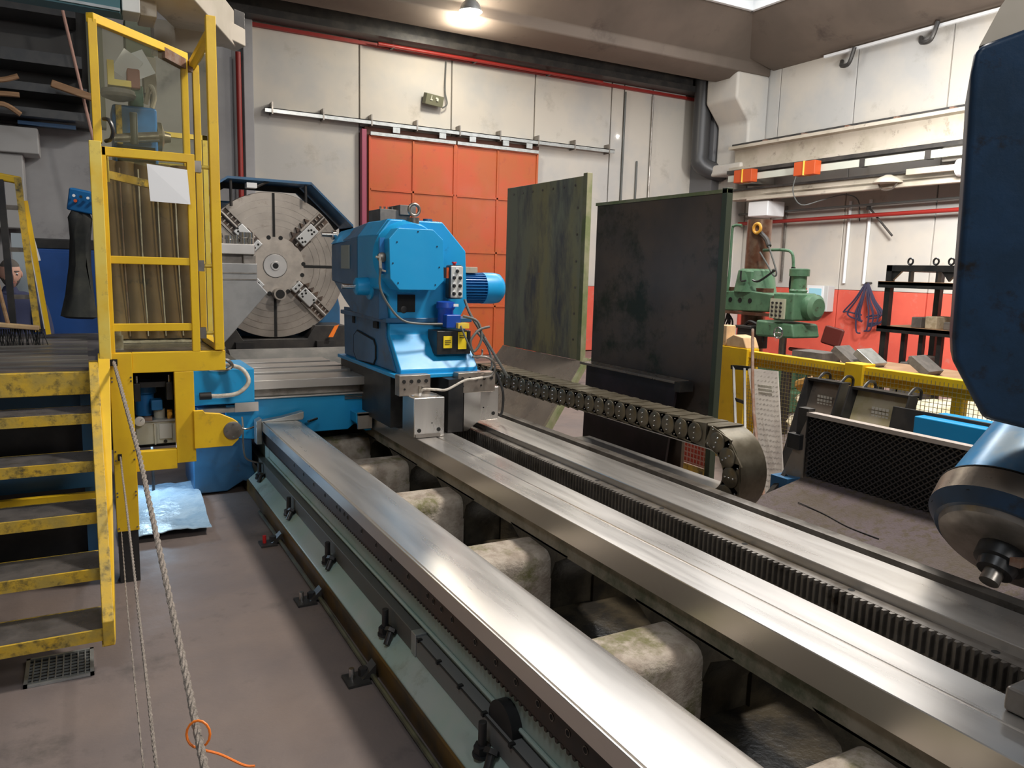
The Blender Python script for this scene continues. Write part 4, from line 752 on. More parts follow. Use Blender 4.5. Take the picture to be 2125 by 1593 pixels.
build('feed_wheel', MB().tube([Vector((7.93, 7.15, 1.06)) + Vector((0, math.cos(t) * .07, math.sin(t) * .07)) for t in [k * PI / 6 for k in range(12)]], .012, 6, sub=1, closed=True).cyl((7.93, 7.08, 1.06), (7.93, 7.22, 1.06), .008, n=6).cyl((7.93, 7.15, .99), (7.93, 7.15, 1.13), .008, n=6), bright, gx)
build('spindle', MB().cyl((8.2, 7.3, .72), (8.2, 7.3, 1.0), .05, n=14), steeld, dr); build('rack_box', B(8.05, 8.4, 7.75, 8.0, .78, 1.08).box(8.02, 8.42, 7.72, 8.03, 1.06, 1.10), darksteel, dr, bev=.01)
ring = build('lamp_ring', MB().tube([Vector((8.32, 8.02, 2.45)) + Vector((0, math.cos(t) * .065, math.sin(t) * .065)) for t in [k * PI / 8 for k in range(16)]], .022, 8, sub=1, closed=True), gold, dr); build('lens', MB().cyl((8.33, 8.02, 2.45), (8.35, 8.02, 2.45), .055, n=20), rusty, ring)
build('lamp_arm', MB().tube([(8.35, 8.0, 2.4), (8.33, 7.85, 2.3), (8.3, 7.76, 2.2)], .035, 8), darksteel, dr)
for pts, r in (([(8.3, 8.3, 2.5), (8.28, 8.42, 2.5), (8.28, 8.46, 2.4), (8.28, 8.46, 1.7), (8.28, 8.50, 1.5)], .02), ([(8.2, 8.50, 1.9), (8.2, 8.62, 1.75), (8.2, 8.58, 1.5), (8.2, 8.48, 1.45), (8.2, 8.42, 1.7), (8.2, 8.5, 1.9)], .02), ([(8.4, 7.95, 2.15), (8.4, 7.6, 2.15), (8.38, 7.42, 2.10), (8.38, 7.38, 1.9)], .02), ([(8.38, 7.38, 1.92), (8.38, 7.40, 1.7), (8.36, 7.36, 1.55), (8.3, 7.3, 1.5)], .028), ([(8.3, 7.92, 2.12), (8.28, 7.75, 1.95), (8.28, 7.62, 1.80), (8.28, 7.58, 1.86), (8.28, 7.75, 2.2)], .012)):
    build('cable', MB().tube(pts, r, 8), [drillg, cable_m, mat('pale_green_pipe', (.4, .45, .36), .5), black, cable_m][[.02, .02, .02, .028, .012].index(r)], dr)
build('lever', MB().tube([(8.2, 7.92, 1.73), (8.2, 7.8, 1.72), (8.2, 7.55, 1.86)], .016, 6).ball((8.2, 7.55, 1.87), .025), blackp, dr); build('lever', MB().tube([(8.2, 8.15, 1.86), (8.2, 8.14, 1.72), (8.2, 8.05, 1.72)], .014, 6), blackp, dr)
for k in range(4): build('loose_cable', MB().tube([(8.3, 8.7 - k * .09, 1.24), (8.3, 8.72 - k * .1, 1.08), (8.3, 8.62 - k * .08, 1.0 - k * .03), (8.3, 8.5 - k * .05, 1.12), (8.3, 8.46, 1.24)], .014, 6), black, dr)
build('loose_cable', MB().tube([(8.2, 8.0, 1.10), (8.1, 7.8, 1.16), (8.1, 7.6, 1.08), (8.1, 7.55, .9)], .022, 6), black, dr)
# chair
ch = thing('swivel_chair', 'dark red workshop chair tipped behind the fence below the drill head', 'chair', (8.6, 6.9, 0))
build('backrest', MB().obox((8.45, 6.72, 1.04), (.05, .30, .24), (.15, .15, 0)), redseat, ch, bev=.03); build('seat', MB().obox((8.4, 7.0, .82), (.40, .42, .05), (0, .1, 0)), redseat, ch, bev=.02); build('stem', MB().cyl((8.4, 7.0, .1), (8.4, 7.0, .82), .03), blackp, ch)
for k in range(5): a = k * 2 * PI / 5; build('leg', MB().bar((8.4, 7.0, .1), (8.4 + math.cos(a) * .28, 7.0 + math.sin(a) * .28, .03), .035, .03), blackp, ch)
# wall display, straps
wd = thing('wall_display', 'pale wall cabinet with a teal lit screen behind the drill head', 'display', (13.2, 10.9, 1.1))
build('cabinet', B(13.1, 13.3, 10.62, 11.12, 1.12, 1.64), panelg, wd, bev=.01); fr = build('front', B(13.08, 13.1, 10.72, 11.12, 1.12, 1.64), white, wd); build('screen', B(13.07, 13.08, 10.76, 11.06, 1.42, 1.58), display, wd)
for a in range(3): build('dial', MB().cyl((13.07, 10.8 + a * .1, 1.3), (13.05, 10.8 + a * .1, 1.3), .03, n=12), blackp, wd); build('lower_screen', B(13.07, 13.08, 10.78 + a * .1, 10.85 + a * .1, 1.17, 1.24), display, wd)
sb = thing('strap_bundle', 'bundle of dark blue lifting straps hanging on the red wall', 'strap bundle', (13.2, 9.8, .8))
build('hook', MB().cyl((13.3, 9.8, 1.72), (13.15, 9.8, 1.72), .02, n=8), darksteel, sb)
for k in range(16):
    s = random.uniform(-1, 1); w_ = abs(s) * .42 + .05; dpt = random.uniform(.55, .95); sg = 1 if s > 0 else -1
    build('strap', MB().tube([(13.17, 9.8 + s * .03, 1.72), (13.15, 9.8 + sg * w_ * .5, 1.40), (13.15, 9.8 + sg * w_, 1.15), (13.16, 9.8 + sg * w_ * .85, 1.72 - dpt), (13.17, 9.8 + sg * w_ * .3, 1.68 - dpt)], .016, 5), strapm, sb)
# storage rack
sr = thing('storage_rack', 'black steel storage rack with lifting eyes against the red wall', 'storage rack', (9.9, 6.3, 0))
for x, y in ((9.5, 6.72), (9.5, 5.1), (10.6, 6.72), (10.6, 5.1), (10.6, 6.1)): build('upright', B(x - .04, x + .04, y - .04, y + .04, 0, 1.97), blackp, sr)
build('top_beam', B(9.46, 9.54, 5.06, 6.76, 1.90, 1.98), blackp, sr); build('top_beam', B(10.56, 10.64, 5.06, 6.76, 1.90, 1.98), blackp, sr); build('side_beam', B(9.46, 10.64, 6.68, 6.76, 1.90, 1.98), blackp, sr)
for z in (1.42, .0): pass
build('shelf', B(9.42, 10.68, 5.0, 6.84, 1.72, 1.765), wood, sr); build('shelf', B(9.42, 10.68, 5.0, 6.80, 1.13, 1.17), wood, sr); build('shelf_rail', B(9.42, 9.46, 5.0, 6.84, 1.68, 1.76).box(9.42, 9.46, 5.0, 6.8, 1.09, 1.17), blackp, sr)
for y in (6.45, 6.1, 5.9): build('lifting_eye', MB().tube([Vector((9.5, y, 2.03)) + Vector((0, math.cos(t) * .035, math.sin(t) * .04)) for t in [k * PI / 6 for k in range(12)]], .013, 6, sub=1, closed=True), blackp, sr)
for y in (6.42, 6.05): build('brace', MB().bar((9.5, y, 1.9), (9.5, y, 1.76), .07, .03), blackp, sr); 
build('gusset', MB().prism([(6.68, 1.9), (6.55, 1.9), (6.68, 1.77)], 'x', 9.48, 9.52), blackp, sr); build('gusset', MB().prism([(6.0, 1.9), (5.8, 1.9), (5.9, 1.78)], 'x', 9.48, 9.52), blackp, sr)
for y in (6.45, 6.2, 5.95): build('lower_post', B(9.5, 9.56, y - .03, y + .03, 0, 1.1), blackp, sr)
for i, (y, s, mm, lab) in enumerate(((6.32, .14, greyblock, 'dark block on the rack shelf beside the pale block'), (6.12, .16, stone, 'pale rusty block on the middle rack shelf'), (5.9, .10, greyblock, 'flat block at the hidden end of the rack shelf'))):
    solo('shelf_block', B(9.55, 9.9, y - s / 2, y + s / 2, 1.17, 1.17 + s), mm, lab, 'block', (9.7, y, 1.17), bev=.01)
for i in range(3): solo('floor_block', B(9.3 + i * .1, 9.7 + i * .1, 6.05 + i * .18, 6.22 + i * .18, .01 if i % 2 else .01, .82 - .1 * i), greyblock, ['tall dark stone block under the rack, nearest the navy column', 'dark stone block under the rack, middle one', 'dark stone block under the rack beside the left upright'][i], 'block', (9.5, 6.1 + i * .18, .01), bev=.02)

# ================================================================ NAVY BORING HEAD (right foreground)
bh = thing('boring_head', 'large navy blue machine column with tilted blue spindle head at right edge', 'boring head', (3.6, 1.95, .4))
A0 = Vector((3.25, 2.0, 0)); e_ = Vector((.6, -.8, 0)); dd = Vector((.84, .54, 0))
def cp(sv, z, d=0): return A0 + e_ * sv + dd * d + Vector((0, 0, z))
F_ = [(.03, 1.433), (.016, 1.537), (0, 2.1), (-.022, 2.62), (-.016, 2.70), (.0, 2.735), (.15, 2.785), (1.0, 3.07), (1.0, 1.12), (.33, 1.165), (.167, 1.194)]
build('column', MB().hexa([cp(a, b) for a, b in F_], [cp(a, b, .6) for a, b in F_]), navy, bh, bev=.03, seg=3, label='navy painted column with worn black patches')
T_ = [(.0, 2.736), (.063, 2.90), (.126, 3.02), (1.0, 3.5), (1.0, 3.072), (.15, 2.787)]
build('column_top', MB().hexa([cp(a, b, .03 + .3 * (b - 2.73)) for a, b in T_], [cp(a, b, .6) for a, b in T_]), beige, bh, label='dusty pale sloping top')
ax = (rt * -.62 + dn * .72 + fw * -.30).normalized(); S0 = Vector((4.03, 2.0, .607)) - ax * .5
pr_ = ax.cross(Vector((0, 0, 1))).normalized(); pq = ax.cross(pr_)
build('spindle_cone', MB().lathe(S0 - ax * .30, ax, [(0, .27), (.30, .32), (.79, .385)], 40), mat('worn_blue', (.02, .20, .44), .3, .2, c2=(.25, .33, .40), ns=3, na=(.5, .7), dirt=(.02, .05, .1), ds=5), bh, label='worn blue housing of the spindle')
rb_ = -rt * .42 + Vector((0, 0, 0)) + fw * -.0
for k, (an, wd_) in enumerate(((0.0, .06), (.9, .03))):
    dr_ = (-rt * math.cos(an) - fw * math.sin(an)); dr_ = (dr_ - ax * dr_.dot(ax)).normalized()
    dr2 = (-fw * 1.0 + rt * (-.35 + k * .5)); dr2 = (dr2 - ax * dr2.dot(ax)).normalized()
    build('cone_rib', MB().bar(S0 - ax * .12 + dr2 * .345, S0 + ax * .36 + dr2 * .38, wd_, .05, tuple(dr2)), sheetm if k else bright, bh, label='bare metal rib on the housing')
build('front_ring', MB().lathe(S0 + ax * .49, ax, [(0, .395), (.005, .405), (.12, .40)], 56), sheetm, bh, label='bare pale metal ring')
build('ring_seam', MB().lathe(S0 + ax * .485, ax, [(0, .407), (.006, .407)], 56), hole_m, bh)
build('front_face', MB().lathe(S0 + ax * .61, ax, [(0, .40), (.012, .385), (.06, .345)], 56), navy, bh)
build('inner_plate', MB().lathe(S0 + ax * .66, ax, [(0, .32), (.01, .325), (.035, .31), (.045, .26)], 56), steeld, bh)
for k in range(8):
    t = k * PI / 4 + .3; c = S0 + ax * .615 + (pr_ * math.cos(t) + pq * math.sin(t)) * .365
    build('ring_bolt', MB().cyl(c - ax * .02, c + ax * .012, .02, n=10), hole_m, bh)
nz_ = build('chuck', MB().lathe(S0 + ax * .69, ax, [(0, .12), (.08, .115), (.085, .09), (.13, .08)], 24), blackp, bh); build('chuck_tip', MB().cyl(S0 + ax * .81, S0 + ax * .88, .045, n=16), steeld, nz_); build('drive_key', MB().obox(S0 + ax * .72 - fw * .12, (.07, .05, .04)), rusty, nz_)

bh.scale = (.82, .82, .82); bh.location = (2.952, 1.599, .647)   # stands over the rear way, clear of the mesh tray
# steel shoe at lower right corner
ss = thing('steel_stop', 'steel stop block with round post on the middle way at the lower right', 'stop block', (2.32, .98, .57))
build('block', B(2.235, 2.55, .86, 1.10, .571, .645), steeld, ss, bev=.012); build('post', MB().lathe((2.43, .98, .645), (0, 0, 1), [(0, .10), (.02, .085), (.03, .07), (.05, .065), (.30, .065)], 28), darksteel, ss)

# ================================================================ YELLOW STAIR AND OPERATOR STAND
st = thing('access_stair', 'worn yellow steel access stair with chequer treads at the left', 'stair', (-.45, 4.0, 0))
for k in range(1, 6):
    zf = 1.2 - .2 * k; yf = 4.57 - .2 * k
    t = build('tread', B(-.95, -.0, yf + .002, yf + .24, zf - .015, zf), treadm, st, label='grey steel tread')
    build('nosing', B(-.95, .0, yf - .012, yf, zf - .05, zf + .002), yeld, t); build('back_lip', B(-.95, 0, yf + .24, yf + .25, zf - .04, zf), yeld, t)
build('stringer', MB().prism([(3.54, .13), (3.66, .13), (4.62, 1.10), (4.62, 1.24), (4.52, 1.24), (3.54, .24)], 'x', .0, .045), yeld, st, bev=.004)
build('stringer', MB().prism([(3.54, .13), (3.66, .13), (4.62, 1.10), (4.62, 1.24), (4.52, 1.24), (3.54, .24)], 'x', -1.0, -.955), yeld, st, bev=.004)
build('side_post', MB().hexa([(-.005, 3.56, .12), (.045, 3.56, .12), (.05, 3.62, .12), (-.005, 3.62, .12)], [(.045, 4.55, 1.28), (.10, 4.55, 1.28), (.10, 4.6, 1.28), (.045, 4.6, 1.28)]), yel, st, bev=.003, label='yellow side channel of the stair'); build('hand_post', B(.052, .108, 4.53, 4.585, 1.25, 2.36), yell, st, bev=.004, label='faded yellow post')
pf = thing('operator_platform', 'raised platform with rubber mat and yellow edge at the top of the stair', 'platform', (-.45, 5.2, 1.1))
build('deck', B(-3.0, .10, 4.60, 6.9, 1.16, 1.19), treadm, pf); build('edge_beam', B(-3.0, .04, 4.555, 4.60, 1.07, 1.19), yeld, pf, bev=.004); build('mat', B(-2.9, .08, 4.60, 6.8, 1.19, 1.202), rubber_mat, pf)
mm_ = MB()
for k in range(9): mm_.box(-2.8, .0, 4.72 + k * .22, 4.76 + k * .22, 1.202, 1.208)
build('mat_ridges', mm_, mat('ridge_grey', (.20, .19, .18), .35, .2), pf)
build('under_beam', B(-3.0, 0, 5.0, 5.1, .90, 1.02), blued, pf); build('under_beam', B(-3, 0, 4.75, 4.85, .52, .62), blued, pf); build('lower_beam', B(-3, .03, 4.62, 4.66, .40, .52), yel, pf)
build('leg', B(-.05, .02, 4.9, 5.0, 0, 1.16), blued, pf); build('leg', B(-2.6, -2.5, 5.0, 5.1, 0, 1.16), blued, pf); build('leg', B(-2.6, -2.5, 6.7, 6.8, 0, 1.16), blued, pf)
build('shade_sheet', B(-3.0, .0, 5.12, 5.14, .02, .9), blackp, pf)  # black sheet added to block light and darken the space below the deck

op = thing('operator_stand', 'yellow operator stand with railed gate and hinged door frame', 'operator stand', (.4, 4.7, .28))
c0 = build('column_cover', B(.095, .205, 4.56, 4.62, .30, 1.28), yel, op, bev=.003, label='narrow yellow column cover'); build('rope_slot', B(.10, .135, 4.555, 4.561, 1.215, 1.25), hole_m, c0); build('rope_slot', B(.115, .135, 4.555, 4.561, .70, .735), hole_m, c0)
for z in (.32, .50, .52, .70, .75, 1.13, 1.15):
    for x in (.105, .195): build('rivet', MB().cyl((x, 4.561, z), (x, 4.556, z), .005, n=6), steeld, c0)
build('column_foot', B(.10, .20, 4.58, 4.7, .0, .30), blackp, op)
build('housing', MB().prism([(.205, 1.28), (.68, 1.28), (.68, 1.17), (.51, 1.17), (.51, .66), (.41, .66), (.41, .635), (.205, .62)], 'y', 4.60, 4.615).b and MB().box(.205, .68, 4.57, 4.62, 1.17, 1.28).box(.41, .51, 4.57, 4.62, .655, 1.17).box(.205, .41, 4.57, 4.62, .625, .735), yel, op, bev=.003, label='yellow L shaped plate')
build('housing_top', B(.10, .68, 4.62, 5.6, 1.26, 1.28), treadm, op); build('housing_side', B(.50, .51, 4.62, 5.5, .66, 1.17), yel, op)
build('housing_back', B(.10, .50, 5.2, 5.22, .62, 1.26), hole_m, op)
ar = build('arm', MB().prism([(.50, .95), (.55, .95), (.56, .935), (.64, .925), (.71, .89), (.735, .87), (.735, .77), (.70, .735), (.50, .735)], 'y', 4.54, 4.57), yel, op, bev=.003, label='yellow pivot arm')
dz = build('pivot_disc', MB().lathe((.705, 4.54, .825), (0, -1, 0), [(0, .052), (.008, .052), (.01, .045)], 28), steeld, ar)
for a in range(4): build('disc_screw', MB().cyl((.705 + math.cos(a * PI / 2) * .036, 4.531, .825 + math.sin(a * PI / 2) * .036), (.705 + math.cos(a * PI / 2) * .036, 4.527, .825 + math.sin(a * PI / 2) * .036), .006, n=8), bright, ar)
# railed gate
gt = thing('rail_gate', 'yellow three bay rail gate with a white paper taped on it', 'gate', (.34, 4.6, 1.28))
build('gate_post', B(.108, .128, 4.57, 4.61, 1.28, 2.34), yel, gt, bev=.003); build('gate_post', B(.51, .55, 4.57, 4.61, 1.28, 2.30), yel, gt, bev=.003); build('gate_rail', B(.108, .55, 4.57, 4.61, 2.295, 2.34), yel, gt, bev=.003)
for z in (1.75, 1.395): build('gate_rail', B(.125, .51, 4.575, 4.605, z, z + .04), yel, gt, bev=.003)
build('back_rail', MB().bar((.125, 4.66, 2.21), (.52, 4.95, 2.17), .03, .04), yeld, gt); build('back_rail', MB().bar((.128, 4.63, 2.3), (.13, 4.64, 2.17), .02, .03), yell, gt)
for z in (1.37, 1.74, 2.27): k = build('hinge', B(.55, .585, 4.58, 4.64, z - .02, z + .04), steeld, gt); build('hinge_pin', MB().cyl((.585, 4.6, z + .01), (.63, 4.6, z + .01), .011, n=10), yell, k)
build('glazing', B(.13, .51, 4.612, 4.616, 1.30, 2.29), plexi, gt, label='dirty clear acrylic sheet')
solo('paper_notice', MB().hexa([(.315, 4.562, 2.27), (.51, 4.562, 2.255), (.52, 4.555, 2.075), (.325, 4.560, 2.08)], [(.315, 4.559, 2.27), (.51, 4.559, 2.255), (.52, 4.552, 2.075), (.325, 4.557, 2.08)]), paper, 'blank white paper sheet hung on the top rail of the yellow gate', 'paper', (.42, 4.56, 2.08))
# tall right post and glazed wing
tp = thing('guard_frame', 'tall yellow guard frame with clear sheet right of the rail gate', 'guard frame', (.65, 4.8, 1.28))
build('post', B(.625, .675, 4.56, 4.61, 1.285, 3.06), yel, tp, bev=.004); build('post', B(.66, .70, 5.45, 5.50, 1.285, 3.0), yel, tp, bev=.004); build('post', B(.70, .74, 5.75, 5.79, 1.29, 2.95), yell, tp, bev=.004)
build('pane', B(.655, .659, 4.62, 5.45, 1.35, 2.95), plexi, tp, label='clear acrylic side sheet'); build('top_rail', B(.63, .675, 4.6, 5.47, 2.97, 3.0), yel, tp); build('bottom_rail', B(.63, .675, 4.6, 5.47, 1.285, 1.32), yel, tp); build('seal', B(.60, .62, 5.36, 5.42, 1.6, 2.8), rusty, tp)
for z in (1.55, 2.1): build('bolt_tube', MB().cyl((.69, 5.0, z), (.69, 5.0, z + .18), .010, n=8), yell, tp)
# hinged upper door frame
ud = thing('hinged_door', 'open yellow door frame with clear sheet and black handle above the rail gate', 'door frame', (.35, 5.0, 2.3))
dA, dB = (.095, 4.62), (.60, 5.36)
def dpt(t, z): return (dA[0] + (dB[0] - dA[0]) * t, dA[1] + (dB[1] - dA[1]) * t, z)
build('stile', MB().bar(dpt(0, 2.36), dpt(0, 2.96), .045, .04, (1, 0, 0)), yel, ud, bev=.003); build('stile', MB().bar(dpt(1, 1.4), dpt(1, 3.0), .045, .04, (1, 0, 0)), yel, ud, bev=.003)
build('top_rail', MB().bar(dpt(-.02, 2.965), dpt(1.02, 3.02), .04, .045), yel, ud, bev=.003); build('rusty_corner', MB().bar(dpt(.72, 2.975), dpt(1.08, 2.97), .044, .06), rusty, ud)
build('pane', MB().hexa([dpt(.03, 2.3), dpt(.97, 2.3), dpt(.97, 2.98), dpt(.03, 2.94)], [Vector(dpt(.03, 2.3)) + Vector((.003, -.003, 0)), Vector(dpt(.97, 2.3)) + Vector((.003, -.003, 0)), Vector(dpt(.97, 2.98)) + Vector((.003, -.003, 0)), Vector(dpt(.03, 2.94)) + Vector((.003, -.003, 0))]), plexi, ud)
build('handle', MB().tube([(.125, 4.60, 2.48), (.15, 4.57, 2.47), (.165, 4.56, 2.42), (.155, 4.57, 2.38), (.13, 4.6, 2.37)], .010, 8), blackp, ud, label='black plastic handle')
# inner second frame
sf = thing('inner_frame', 'pale yellow inner frame seen through the clear sheet', 'frame', (.7, 7.0, 1.3))
build('upright', B(.96, 1.0, 7.4, 7.44, 1.0, 2.86), yell, sf); build('top_bar', B(.50, 1.0, 7.4, 7.44, 2.82, 2.86), yell, sf); build('inner_upright', B(.86, .89, 7.5, 7.53, 1.3, 2.6), yell, sf); build('inner_bar', B(.55, .89, 7.5, 7.53, 2.58, 2.61), yell, sf)
build('pane', B(.52, .96, 7.42, 7.424, 1.6, 2.82), plexi, sf)
# curtain of rolled pads
cu = thing('padded_curtain', 'brown oily curtain of five vertical padded rolls behind the rail gate', 'curtain', (.37, 5.25, 1.26))
for k in range(5):
    x = .165 + k * .098
    build('roll', MB().tube([(x - .02, 5.22, 2.34), (x - .01, 5.21, 2.0), (x, 5.2, 1.7), (x + .01, 5.18, 1.45), (x + .012, 5.16, 1.30)], .055, 14), brown_pad, cu, label='vertical padded roll')
    if k < 4: build('seam', MB().tube([(x + .045, 5.155, 2.3), (x + .05, 5.145, 1.8), (x + .062, 5.125, 1.32)], .004, 5), hose_m if k else rusty, cu)
build('hem', B(.12, .62, 5.10, 5.22, 1.282, 1.295), hose_m, cu)
solo('post_cap', MB().lathe((.145, 4.75, 1.28), (0, 0, 1), [(0, .03), (.08, .03), (.08, .022), (.11, .02)], 16), hose_m, 'short pale steel stub on the stand behind the gate post', 'stub', (.145, 4.75, 1.28))
# control column inside the stand
cc = thing('control_column', 'blue machine control column with lever and handwheel inside the stand', 'control column', (.37, 6.25, 1.3))
build('body', B(.22, .50, 6.1, 6.45, 1.3, 2.82), motorb, cc, bev=.02); build('lower', B(.24, .48, 6.1, 6.3, 2.30, 2.55), motorb, cc)
build('lever', MB().tube([(.345, 6.02, 2.55), (.345, 6.0, 2.76)], .025, 10, sub=1), cable_m, cc, bev=.008); build('cross_shaft', MB().cyl((.22, 6.04, 2.58), (.50, 6.04, 2.62), .035, n=16), steeld, cc); build('side_wheel', MB().lathe((.50, 6.2, 2.64), (1, 0, 0), [(0, .10), (.03, .10), (.05, .04), (.09, .03)], 20), chain_m, cc)
build('head', B(.33, .42, 6.12, 6.3, 2.82, 2.96), mat('green_cap', (.06, .14, .10), .5), cc, bev=.01); build('red_cap', B(.32, .40, 6.08, 6.2, 2.93, 3.06), mat('dull_red', (.24, .07, .05), .5), cc, bev=.01)
build('hose', MB().tube([(.43, 6.1, 2.84), (.46, 6.05, 2.95), (.48, 6.0, 2.88), (.46, 6.0, 2.80)], .016, 8), beige, cc)
build('yellow_arm', B(.20, .24, 6.0, 6.1, 2.92, 3.08).box(.24, .34, 6.0, 6.1, 2.92, 2.96), yell, cc); build('lamp_head', MB().lathe((.26, 6.05, 2.90), (0, 0, -1), [(0, .10), (.03, .11), (.05, .10), (.07, .04)], 20), greyblock, cc)
build('dirty_side', B(.24, .275, 6.02, 6.1, 2.55, 2.80), yeld, cc)
for i, (c, r) in enumerate((((.33, 6.2, 3.10), (.2, .5, .3)), ((.41, 6.22, 3.12), (-.1, -.5, .2)))):
    solo('loose_paper', MB().obox(c, (.14, .003, .17), r), paper, ['crumpled white sheet left of the red cap on the column', 'white sheet behind the red cap on the column'][i], 'paper', c)
cs = thing('dark_column', 'dark green hanging post above the control column', 'post', (.42, 6.4, 3.1)); build('post', B(.33, .52, 6.35, 6.55, 3.1, 3.45), mat('olive_post', (.05, .06, .035), .5), cs, bev=.01); build('lower_box', B(.44, .52, 6.3, 6.5, 2.95, 3.2), beige, cs)

# hydraulic unit in the yellow housing
hu = thing('hydraulic_unit', 'hydraulic unit with cream tank, blue motor and gauge inside the yellow housing', 'hydraulic unit', (.31, 4.85, .735))
build('tank', B(.215, .43, 4.72, 5.05, .74, .87), cream, hu, bev=.006); build('tank_patch', B(.335, .40, 4.712, 4.72, .77, .855), panelg, hu); build('plug', MB().cyl((.365, 4.712, .755), (.365, 4.708, .755), .01, n=10), blackp, hu); build('rib', B(.308, .316, 4.70, 4.72, .742, .86), cream, hu)
build('lid', B(.21, .435, 4.71, 5.06, .87, .88), galv, hu); mo2 = build('motor', MB().lathe((.275, 4.86, .89), (0, 0, 1), [(0, .05), (.12, .05), (.13, .065), (.19, .062), (.20, .03)], 20), motorb, hu); build('terminal_box', B(.30, .36, 4.74, 4.82, .93, .99), motorb, mo2, bev=.006)
build('gauge', MB().lathe((.235, 4.69, .885), (0, -1, 0), [(0, .027), (.014, .027), (.016, .024)], 20), white, hu); build('gauge_needle', MB().bar((.235, 4.673, .885), (.248, 4.673, .897), .003, .002), blackp, hu)
build('filter_cap', MB().cyl((.345, 4.8, .88), (.345, 4.8, .93), .03, n=16), cream, hu); build('valve', MB().cyl((.395, 4.75, .88), (.395, 4.75, .93), .014, n=10).cyl((.395, 4.75, .91), (.395, 4.72, .91), .012, n=8), gold, hu); build('fitting', B(.26, .30, 4.70, 4.74, .88, .90), rusty, hu)
build('cable_tray', B(.24, .38, 4.70, 4.78, 1.07, 1.10), blackp, hu)
for x in (.21, .375): build('bracket', B(x, x + .035, 4.66, 4.72, 1.0, 1.10), blackp, hu, bev=.004); build('bracket_bolt', MB().cyl((x + .018, 4.68, 1.10), (x + .018, 4.68, 1.14), .006, n=8), bright, hu)

# plastic sheet lit by a work lamp below the stand
wv = MB(); n1, n2 = 14, 18; vv = []
for i in range(n1 + 1):
    for j in range(n2 + 1):
        u, v = i / n1, j / n2; vv.append(wv.b.verts.new((.14 + u * .52 + .04 * v, 5.20 + v * 1.15, .05 + .03 * math.sin(v * 9 + u * 3) * .5 + random.uniform(-.008, .008) + .03 * v)))
for i in range(n1):
    for j in range(n2): a = i * (n2 + 1) + j; wv.b.faces.new((vv[a], vv[a + n2 + 1], vv[a + n2 + 2], vv[a + 1]))
ps = solo('plastic_sheet', wv, plasticw, 'wrinkled pale blue plastic sheet lit on the floor under the yellow stand', 'sheet', (.4, 5.75, 0)); md = ps.modifiers.new('t', 'SOLIDIFY'); md.thickness = .006
wl = thing('work_lamp', 'small work lamp under the stand shining on the plastic sheet', 'lamp', (.38, 6.05, .40)); build('bulb', MB().ball((.38, 6.08, .50), .02), mat('cool_bulb', (1, 1, 1), .3, emit=(.6, .8, 1), es=12), wl); build('stand', MB().cyl((.38, 6.12, .0), (.38, 6.12, .58), .01, n=8), blackp, wl); build('shade', MB().lathe((.38, 6.08, .60), (0, 0, -1), [(0, .03), (.05, .05), (.08, .09)], 20), blackp, wl)
l2 = bpy.data.lights.new('work_light', 'POINT'); l2.energy = 9; l2.color = (.55, .78, 1); l2.shadow_soft_size = .06; o2 = bpy.data.objects.new('work_light', l2); COL.objects.link(o2); o2.location = (.38, 6.06, .43)

# ropes
r1 = thing('thick_rope', 'thick twisted grey rope running from the yellow column towards the camera', 'rope', (.17, 1.45, .3)) if 0 else None
def rope(name, pts, r, lab, strands=3, tw=26):
    mb = MB(); P = [Vector(p) for p in pts]; N_ = 130
    def at(t):
        k = t * (len(P) - 1); i = min(int(k), len(P) - 2); return P[i].lerp(P[i + 1], k - i)
    for s in range(strands):
        pp = []
        for k in range(N_ + 1):
            t = k / N_; d = (at(min(1, t + .01)) - at(max(0, t - .01))).normalized(); a = d.orthogonal().normalized(); b = d.cross(a); an = t * tw * 2 * PI / 2 + s * 2 * PI / strands
            pp.append(at(t) + (a * math.cos(an) + b * math.sin(an)) * r * .5)
        mb.tube(pp, r * .56, 6, sub=1)
    return solo(name, mb, rope_m, lab, 'rope', tuple(P[-1]))
rope('rope', [(.118, 4.55, 1.235), (.155, 3.2, 1.03), (.172, 1.9, .78), (.180, 1.0, .59)], .0095, 'thick grey rope from the upper slot of the yellow column', 3, 60)
rope('rope', [(.127, 4.55, .72), (.115, 3.4, .67), (.105, 2.2, .53), (.100, 1.35, .40)], .0055, 'thinner twisted rope from the lower slot of the yellow column', 3, 90)
rope('rope', [(.115, 4.56, .30), (.095, 3.4, .32), (.085, 2.2, .30), (.082, 1.35, .18)], .0035, 'thinnest rope just left of the twisted rope', 2, 60)
tc = Vector((.1745, 1.70, .738))
tie = thing('cable_tie', 'orange cable tie looped round the thick rope', 'cable tie', tuple(tc))
build('loop', MB().tube([tc + rt * (math.cos(t) * .026) - dn * (math.sin(t) * .030) for t in [k * PI / 8 for k in range(16)]], .0028, 6, sub=1, closed=True), orangep, tie); build('tail', MB().tube([tc - dn * (-.035) + rt * .012, tc + dn * .045 + rt * .05, tc + dn * .068 + rt * .10, tc + dn * .070 + rt * .125], .0028, 6), orangep, tie)
# floor grate
gr = thing('floor_grate', 'small steel drain grate in the floor under the stair', 'grate', (-.16, 3.68, 0))
build('frame', B(-.30, -.04, 3.56, 3.575, .001, .012).box(-.30, -.04, 3.80, 3.815, .001, .012).box(-.30, -.285, 3.56, 3.815, .001, .012).box(-.055, -.04, 3.56, 3.815, .001, .012), galv, gr); build('pit', B(-.29, -.05, 3.57, 3.81, .0005, .002), hole_m, gr)
for k in range(8): build('bar', B(-.272 + k * .028, -.267 + k * .028, 3.57, 3.81, .002, .010), galv, gr)
for k in range(8): build('cross_bar', B(-.29, -.05, 3.59 + k * .029, 3.594 + k * .029, .002, .009), galv, gr)

